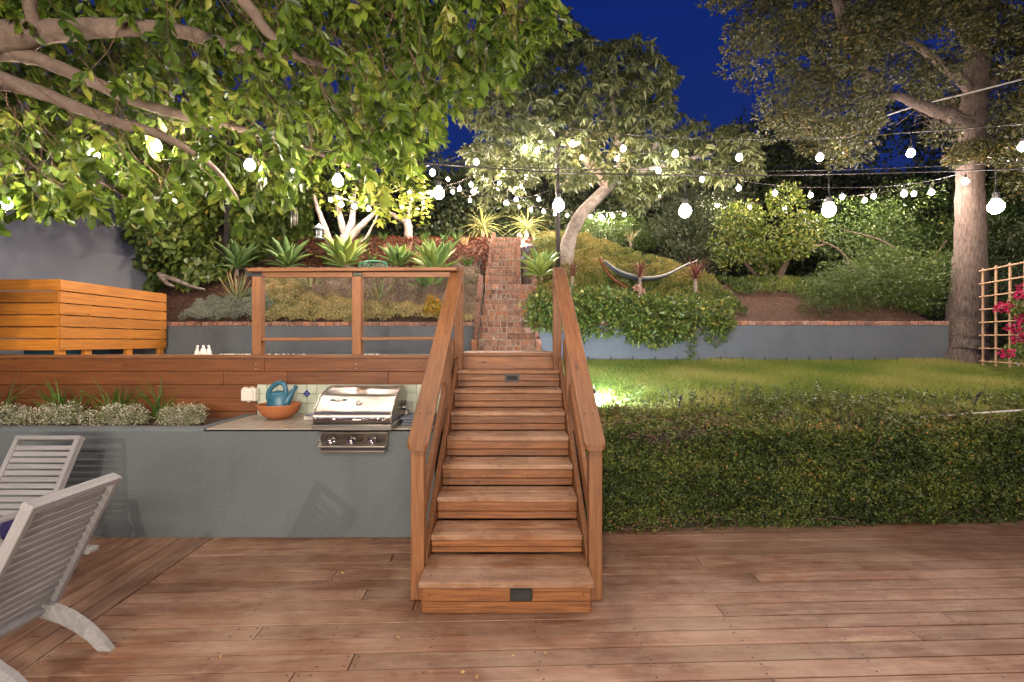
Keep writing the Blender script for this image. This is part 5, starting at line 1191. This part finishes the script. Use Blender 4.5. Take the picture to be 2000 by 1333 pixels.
# dusky clump by the top of the steps
mass('heather_clump', 'dark purplish clump right of the top of the brick steps', 'plant', [pb(1036, 492, 10.6, .22, .2, .10)], 900, leafmat('purple_leaf', [(0, (.05, .025, .04)), (1, (.16, .09, .12))], .8, .1), .05, .015)
# rose bloom + small white flowers
mass('rose_blooms', 'pale pink roses above the shrub behind the lawn wall', 'flower', [pb(1245, 563, 7.5, .05, .05, .04), pb(1255, 571, 7.45, .03, .03, .03)], 120, leafmat('rose_petal', [(0, (.50, .25, .20)), (1, (.65, .42, .34))], .8, .2), .03, .025)
# ---- front hedge
hd = thing('clipped_hedge', 'wide dark green small leaved hedge along the edge of the deck on the right', 'hedge', (3.8, 4.9, 0))
hx = np.arange(.66, 7.4, .1); 
def hedge_surf(x, s):
    """s 0..1: up the face, 1..1.7: back over the top"""
    bulge = .06*np.sin(x*2.1)+.035*np.sin(x*5.3+s*6)+.025*np.sin(x*11+s*13)
    y0 = 4.50+.062*(x-.7)
    up = np.clip(s, 0, 1); back = np.clip(s-1, 0, 1)
    y = y0-bulge*np.sin(up*2.6)+.10*up**3+back*1.05-.04
    z = .93*up**.92+back*.15+.02*np.sin(x*7)*up
    return y, z
s = np.linspace(0, 1.72, 26); Xg, Sg = np.meshgrid(hx, s); Yg, Zg = hedge_surf(Xg, Sg)
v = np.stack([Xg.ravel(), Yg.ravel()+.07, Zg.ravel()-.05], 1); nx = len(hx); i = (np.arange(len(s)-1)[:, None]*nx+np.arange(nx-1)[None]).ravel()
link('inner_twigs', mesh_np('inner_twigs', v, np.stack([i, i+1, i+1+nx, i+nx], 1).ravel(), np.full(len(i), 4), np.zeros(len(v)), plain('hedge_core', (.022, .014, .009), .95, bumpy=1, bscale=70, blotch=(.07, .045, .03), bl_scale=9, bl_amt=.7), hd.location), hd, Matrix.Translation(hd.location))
n = 150000; x = rng.uniform(.68, 6.6, n); s = rng.random(n)**.9*1.7
bare = (np.exp(-((x-1.75)/.28)**2-((s-1.0)/.10)**2)+np.exp(-((x-1.35)/.25)**2-((s-.93)/.12)**2)+.8*np.exp(-((x-1.6)/.5)**2-((s-.03)/.04)**2)+.55*(s > 1.05)*(np.sin(x*4+1)+np.sin(s*14+x*3) > .7))
k = rng.random(n) > bare*.93; x = x[k]; s = s[k]; n = len(x)
y, z = hedge_surf(x, s); fr = np.clip(1.0-s, 0, 1) > 0
depth = rng.exponential(.035, n); lump = .045*np.sin(x*17+np.sin(s*20)*2)*np.sin(s*19+np.sin(x*13)*2)
Pt = np.stack([x, y+np.where(s < 1, depth-lump, rng.normal(size=n)*.03), z-np.where(s > .95, depth-lump, rng.normal(size=n)*.01)], 1)
D = rnd_dir(n)+np.array([0, -.5, -.1]); Nn = rnd_dir(n)*.8+np.stack([np.zeros(n), -np.where(s < 1, 1., .2), np.where(s < 1, .5, 1.)], 1)
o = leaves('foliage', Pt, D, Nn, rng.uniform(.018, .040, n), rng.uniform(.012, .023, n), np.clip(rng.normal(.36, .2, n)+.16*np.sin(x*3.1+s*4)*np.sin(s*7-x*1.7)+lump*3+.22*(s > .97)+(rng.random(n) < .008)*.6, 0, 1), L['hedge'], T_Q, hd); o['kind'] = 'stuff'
m = MB()
for i in range(110):
    x0 = rng.choice([rng.uniform(.8, 2.2), rng.uniform(.8, 6.2)]); s0 = rng.choice([rng.uniform(.85, 1.3), rng.uniform(0, .1), rng.uniform(1, 1.6)]); yy_, zz_ = hedge_surf(np.array(x0), np.array(s0)); q = Vector((x0, float(yy_)-.03, float(zz_)+.03)); d = Vector((rng.normal(), -.2, rng.normal()*.4)); pts = [q.copy()]
    for j in range(5): q = q+d.normalized()*.05; d += Vector(rng.normal(size=3))*.5; pts.append(q.copy())
    m.tube(pts, [.0035, .0035, .003, .0025, .002, .0012], 4, cap=False)
o = m.build('bare_twigs', M['twig'], hd); o['kind'] = 'stuff'
MB().box((.645, 6.1, .42), (.09, 2.7, 1.05)).build('soil_bank', M['soil'], hd)
# loose shoots along the top of the hedge
Pt = []; D = []; m = MB()
for i in range(420):
    x0 = rng.uniform(.75, 6.4); s0 = rng.uniform(.9, 1.65) if i % 4 else rng.uniform(.1, .9); yy_, zz_ = hedge_surf(np.array(x0), np.array(s0)); h = rng.uniform(.04, .13)
    b0_ = np.array([x0, float(yy_)-.01, float(zz_)]); d = np.array([rng.normal()*.4, -.25 if s0 > .9 else -1., .9 if s0 > .9 else .4]); d /= np.linalg.norm(d); k = int(6+h*80); t = np.linspace(.1, 1, k)
    Pt.append(b0_+d[None]*(h*t)[:, None]); a = tl(k, 0, 6.28); D.append(np.stack([np.cos(a), np.sin(a), tl(k, 0, .9)], 1))
    m.tube([b0_, b0_+d*h], [.0025, .001], 3, cap=False)
Pt = np.concatenate(Pt); D = np.concatenate(D); k = len(Pt)
o = leaves('shoots', Pt, D, np.tile(UP, (k, 1))+rnd_dir(k)*.5, rng.uniform(.022, .038, k), rng.uniform(.013, .02, k), tl(k, .45, .97), L['hedge'], T_Q, hd); o['kind'] = 'stuff'
o = m.build('shoot_stems', M['twig'], hd); o['kind'] = 'stuff'
# ---- lawn grass and weeds
n = 230000; x = rng.uniform(.66, 8.5, n); y = 5.12+2.26*rng.random(n)**1.1; k = (y < 7.38); x = x[k]; y = y[k]; n = len(x)
patch = .5+.30*np.sin(x*1.3+y*2.1)*np.cos(y*3.7-x*.8)+.2*np.sin(x*4.1+1)*np.sin(y*5.3)
o = leaves('lawn_grass', np.stack([x, y, lawnz(x, y)-.004], 1), rnd_dir(n)*.6+UP*1.0, rnd_dir(n), rng.uniform(.022, .055, n)*(1+.5*(patch > .7)), .0055, np.clip(.9*patch-.05+rng.normal(size=n)*.22, 0, 1), L['grass'], T_BL)
tag(o, 'mown green lawn with straw coloured patches', 'grass', kind='stuff')
def weeds(label, n, xr, yr, hr, ls, ws, mat, tint):
    Pt = []; D = []; stems = MB()
    for i in range(n):
        x = rng.uniform(*xr); y = rng.uniform(*yr); h = rng.uniform(*hr)*(.5+rng.random()); z0 = float(lawnz(np.array(x), np.array(y)))
        lean = rng.normal(size=2)*.25*h; k = int(8+h*70); t = np.linspace(.15, 1, k)
        Pt.append(np.stack([x+lean[0]*t, y+lean[1]*t, z0+h*t], 1)); a = tl(k, 0, 6.28); D.append(np.stack([np.cos(a), np.sin(a), tl(k, -.1, .9)], 1))
        stems.tube([(x, y, z0-.02), (x+lean[0], y+lean[1], z0+h)], [.003, .0015], 3, cap=False)
    Pt = np.concatenate(Pt); D = np.concatenate(D); k = len(Pt)
    o = leaves('weeds', Pt, D, np.tile(UP, (k, 1))+rnd_dir(k)*.5, rng.uniform(.6, 1.3, k)*ls, rng.uniform(.7, 1.2, k)*ws, np.clip(rng.normal(tint, .2, k), 0, 1), mat, T_Q); tag(o, label, 'weeds', kind='stuff')
    s_ = stems.build('weed_stems', M['twig']); tag(s_, 'thin stems of the '+label, 'stems', kind='stuff')
weeds('leafy green weeds growing along the lawn edge above the hedge', 420, (.75, 6.4), (4.95, 5.7), (.05, .15), .038, .018, L['shrub'], .45)
weeds('tall leafy weeds in the middle of the lawn edge', 60, (2.4, 3.9), (5.05, 5.5), (.12, .2), .045, .02, L['shrub'], .45)
weeds('weeds at the right end of the lawn edge', 50, (4.4, 6.2), (5.0, 5.4), (.10, .17), .05, .024, L['shrub'], .6)
# bougainvillea on the trellis
bg_ = shrub('bougainvillea with magenta blossoms climbing the bamboo trellis', [pb(2010, 400+0, 5.9, .01, .01, .01)]+[pb(x, y, 6.25+rng.uniform(-.25, .1), .06, .08, .055) for x, y in ((1970, 598), (1998, 575), (1955, 604), (2002, 562), (1998, 620), (1980, 640), (2004, 600), (1990, 660), (1966, 690), (2010, 580))], 620, L['magenta'], .035, .030, P(1975, 712, 6.3), name='bougainvillea', cat='bougainvillea', tp=T_OV, shell=.2)
Pt, d, _ = cloud([pb(x, y, 6.25, .12, .1, .12) for x, y in ((1995, 680), (1980, 690), (2000, 665), (1985, 600), (2000, 610), (2010, 640), (2020, 700))], 900, .2); n = len(Pt)
o = leaves('foliage', Pt, rnd_dir(n), rnd_dir(n)+UP*.5, .04, .028, tl(n, .2, .9), L['shrub'], T_OV, bg_); o['kind'] = 'stuff'
m = MB(); limb(m, [(1990, 716, 6.3, .016), (1985, 680, 6.3, .014), (1992, 630, 6.3, .01), (1985, 570, 6.3, .006)], 6); m.build('stem', M['bark_m'], bg_)
# dark low plants right of the wall
shrub('shadowed shrubs behind the bamboo trellis', blobs_in([(1910, 460), (2060, 420), (2060, 690), (1915, 700)], 50, 7.9, 9.2, .2, .4), 12000, L['darkshrub'], .055, .025, P(1985, 700, 8.4))
# ---- planter in front of the fascia
for cxp, w, lab in ((-12, 30, 'white flowering alyssum mound cut by the left picture edge'), (82, 60, 'white flowering alyssum mound above the far garden chair'), (213, 64, 'white flowering alyssum mound in the middle of the planter'), (345, 46, 'small white flowering alyssum mound nearest the tiled counter')):
    Y = 4.72; q = P(cxp, 838, Y); rx = w*Y/F; t = thing('flower_mound', lab, 'flowers', (q.x, Y+.05, .93))
    bl = [(q.x+rng.uniform(-.75, .75)*rx, Y+.05+rng.uniform(-.06, .12), .99+rng.uniform(-.02, .08), .10, .10, .09) for _ in range(14)]+[(q.x, Y+.06, 1.0, rx*.75, .15, .17)]
    Pt, d, _ = cloud(bl, 7500, .55); k = Pt[:, 2] > .955; Pt = Pt[k]; d = d[k]; n = len(Pt)
    ti = np.where(rng.random(n) < .42, tl(n, .36, 1), tl(n, 0, .3))
    o = leaves('blossoms', Pt, d+rnd_dir(n)*.7, rnd_dir(n)+UP, rng.uniform(.011, .020, n), .010, ti, L['flowers'], T_Q, t); o['kind'] = 'stuff'
for cxp, lab, k in ((-8, 'strap leaved plant at the left picture edge of the planter', 26), (118, 'strap leaved plant between the two left flower mounds', 34), (222, 'bushy strap leaved plant in the middle of the planter', 44), (310, 'thin strap leaved plant beside the smallest flower mound', 24), (160, 'leaning strap leaved plant left of the middle flower mound', 16)):
    Y = 5.02; q = P(cxp, 830, Y); a = tl(k, 0, 6.28); base = np.stack([q.x+rng.normal(size=k)*.035, Y+rng.normal(size=k)*.03, np.full(k, .94)], 1)
    t = thing('strap_leaf_plant', lab, 'plant', (q.x, Y, .93))
    D = np.stack([rng.normal(size=k)*.5, rng.normal(size=k)*.25-.1, tl(k, .7, 1.2)], 1)
    for i in range(k):
        me = solid_leaf('leaf', 1, .042, .006, NAR, .35+rng.random()*.3, .25, L['strap'], float(rng.random()*.7)) if i < 6 else me_list[i % 6]
        if i == 0: me_list = []
        if i < 6: me_list.append(me)
        x = Vector(D[i]).normalized(); y = Vector((0, 0, 1)).cross(x).normalized(); z = x.cross(y); L_ = rng.uniform(.30, .58)
        mm = Matrix((x*L_, y*L_, z*L_)).transposed().to_4x4(); mm.translation = Vector(base[i]); link('leaf', me, t, mm)
# ---- fallen leaves
for i, (px0, py0) in enumerate(((1005, 1282), (900, 1318), (1063, 1275), (932, 1331), (665, 1120), (1250, 1215), (1800, 1210), (430, 1290), (1370, 1120), (1220, 1090), (300, 1120), (1560, 1262), (780, 1250))):
    Y = F*EYE/(py0-666.5); q = P(px0, py0, Y); 
    o = leaves('fallen_leaf', np.array([[q.x, q.y, .008]]), np.array([[rng.normal(), rng.normal(), .15]]), np.array([[rng.normal()*.2, rng.normal()*.2, 1]]), rng.uniform(.02, .05), .018, np.array([rng.random()]), L['deadleaf'], T_OV)
    tag(o, ('dry leaf on the deck just in front of the lowest step', 'dry leaf on the deck left of centre near the bottom edge', 'dry leaf on the deck in front of the step light', 'dry leaf at the very bottom edge of the picture', 'dry leaf on the deck below the grill', 'dry leaf on the deck right of the lowest step', 'dry leaf on the deck at the far right', 'dry leaf on the deck beside the curved chair leg', 'dry leaf on the deck near the hedge', 'dry leaf between the right stair post and the hedge', 'dry leaf on the deck behind the nearest chair', 'dry leaf on the deck low on the right', 'dry leaf on the deck left of the lowest step')[i], 'leaf', 'fallen leaves on the deck')
for px0, py0, Y, lab in ((552, 835, 4.42, 'curled tan leaf at the front edge of the tiled counter'), (505, 815, 5.05, 'dry yellow leaf left of the terracotta bowl'), (608, 829, 4.5, 'reddish leaf beside the left foot of the grill')):
    q = P(px0, py0, Y); o = leaves('fallen_leaf', np.array([[q.x, q.y, .996]]), np.array([[1., .2, .1]]), np.array([[0, -.3, 1]]), .07, .03, np.array([.7]), L['deadleaf'], T_OV); tag(o, lab, 'leaf')
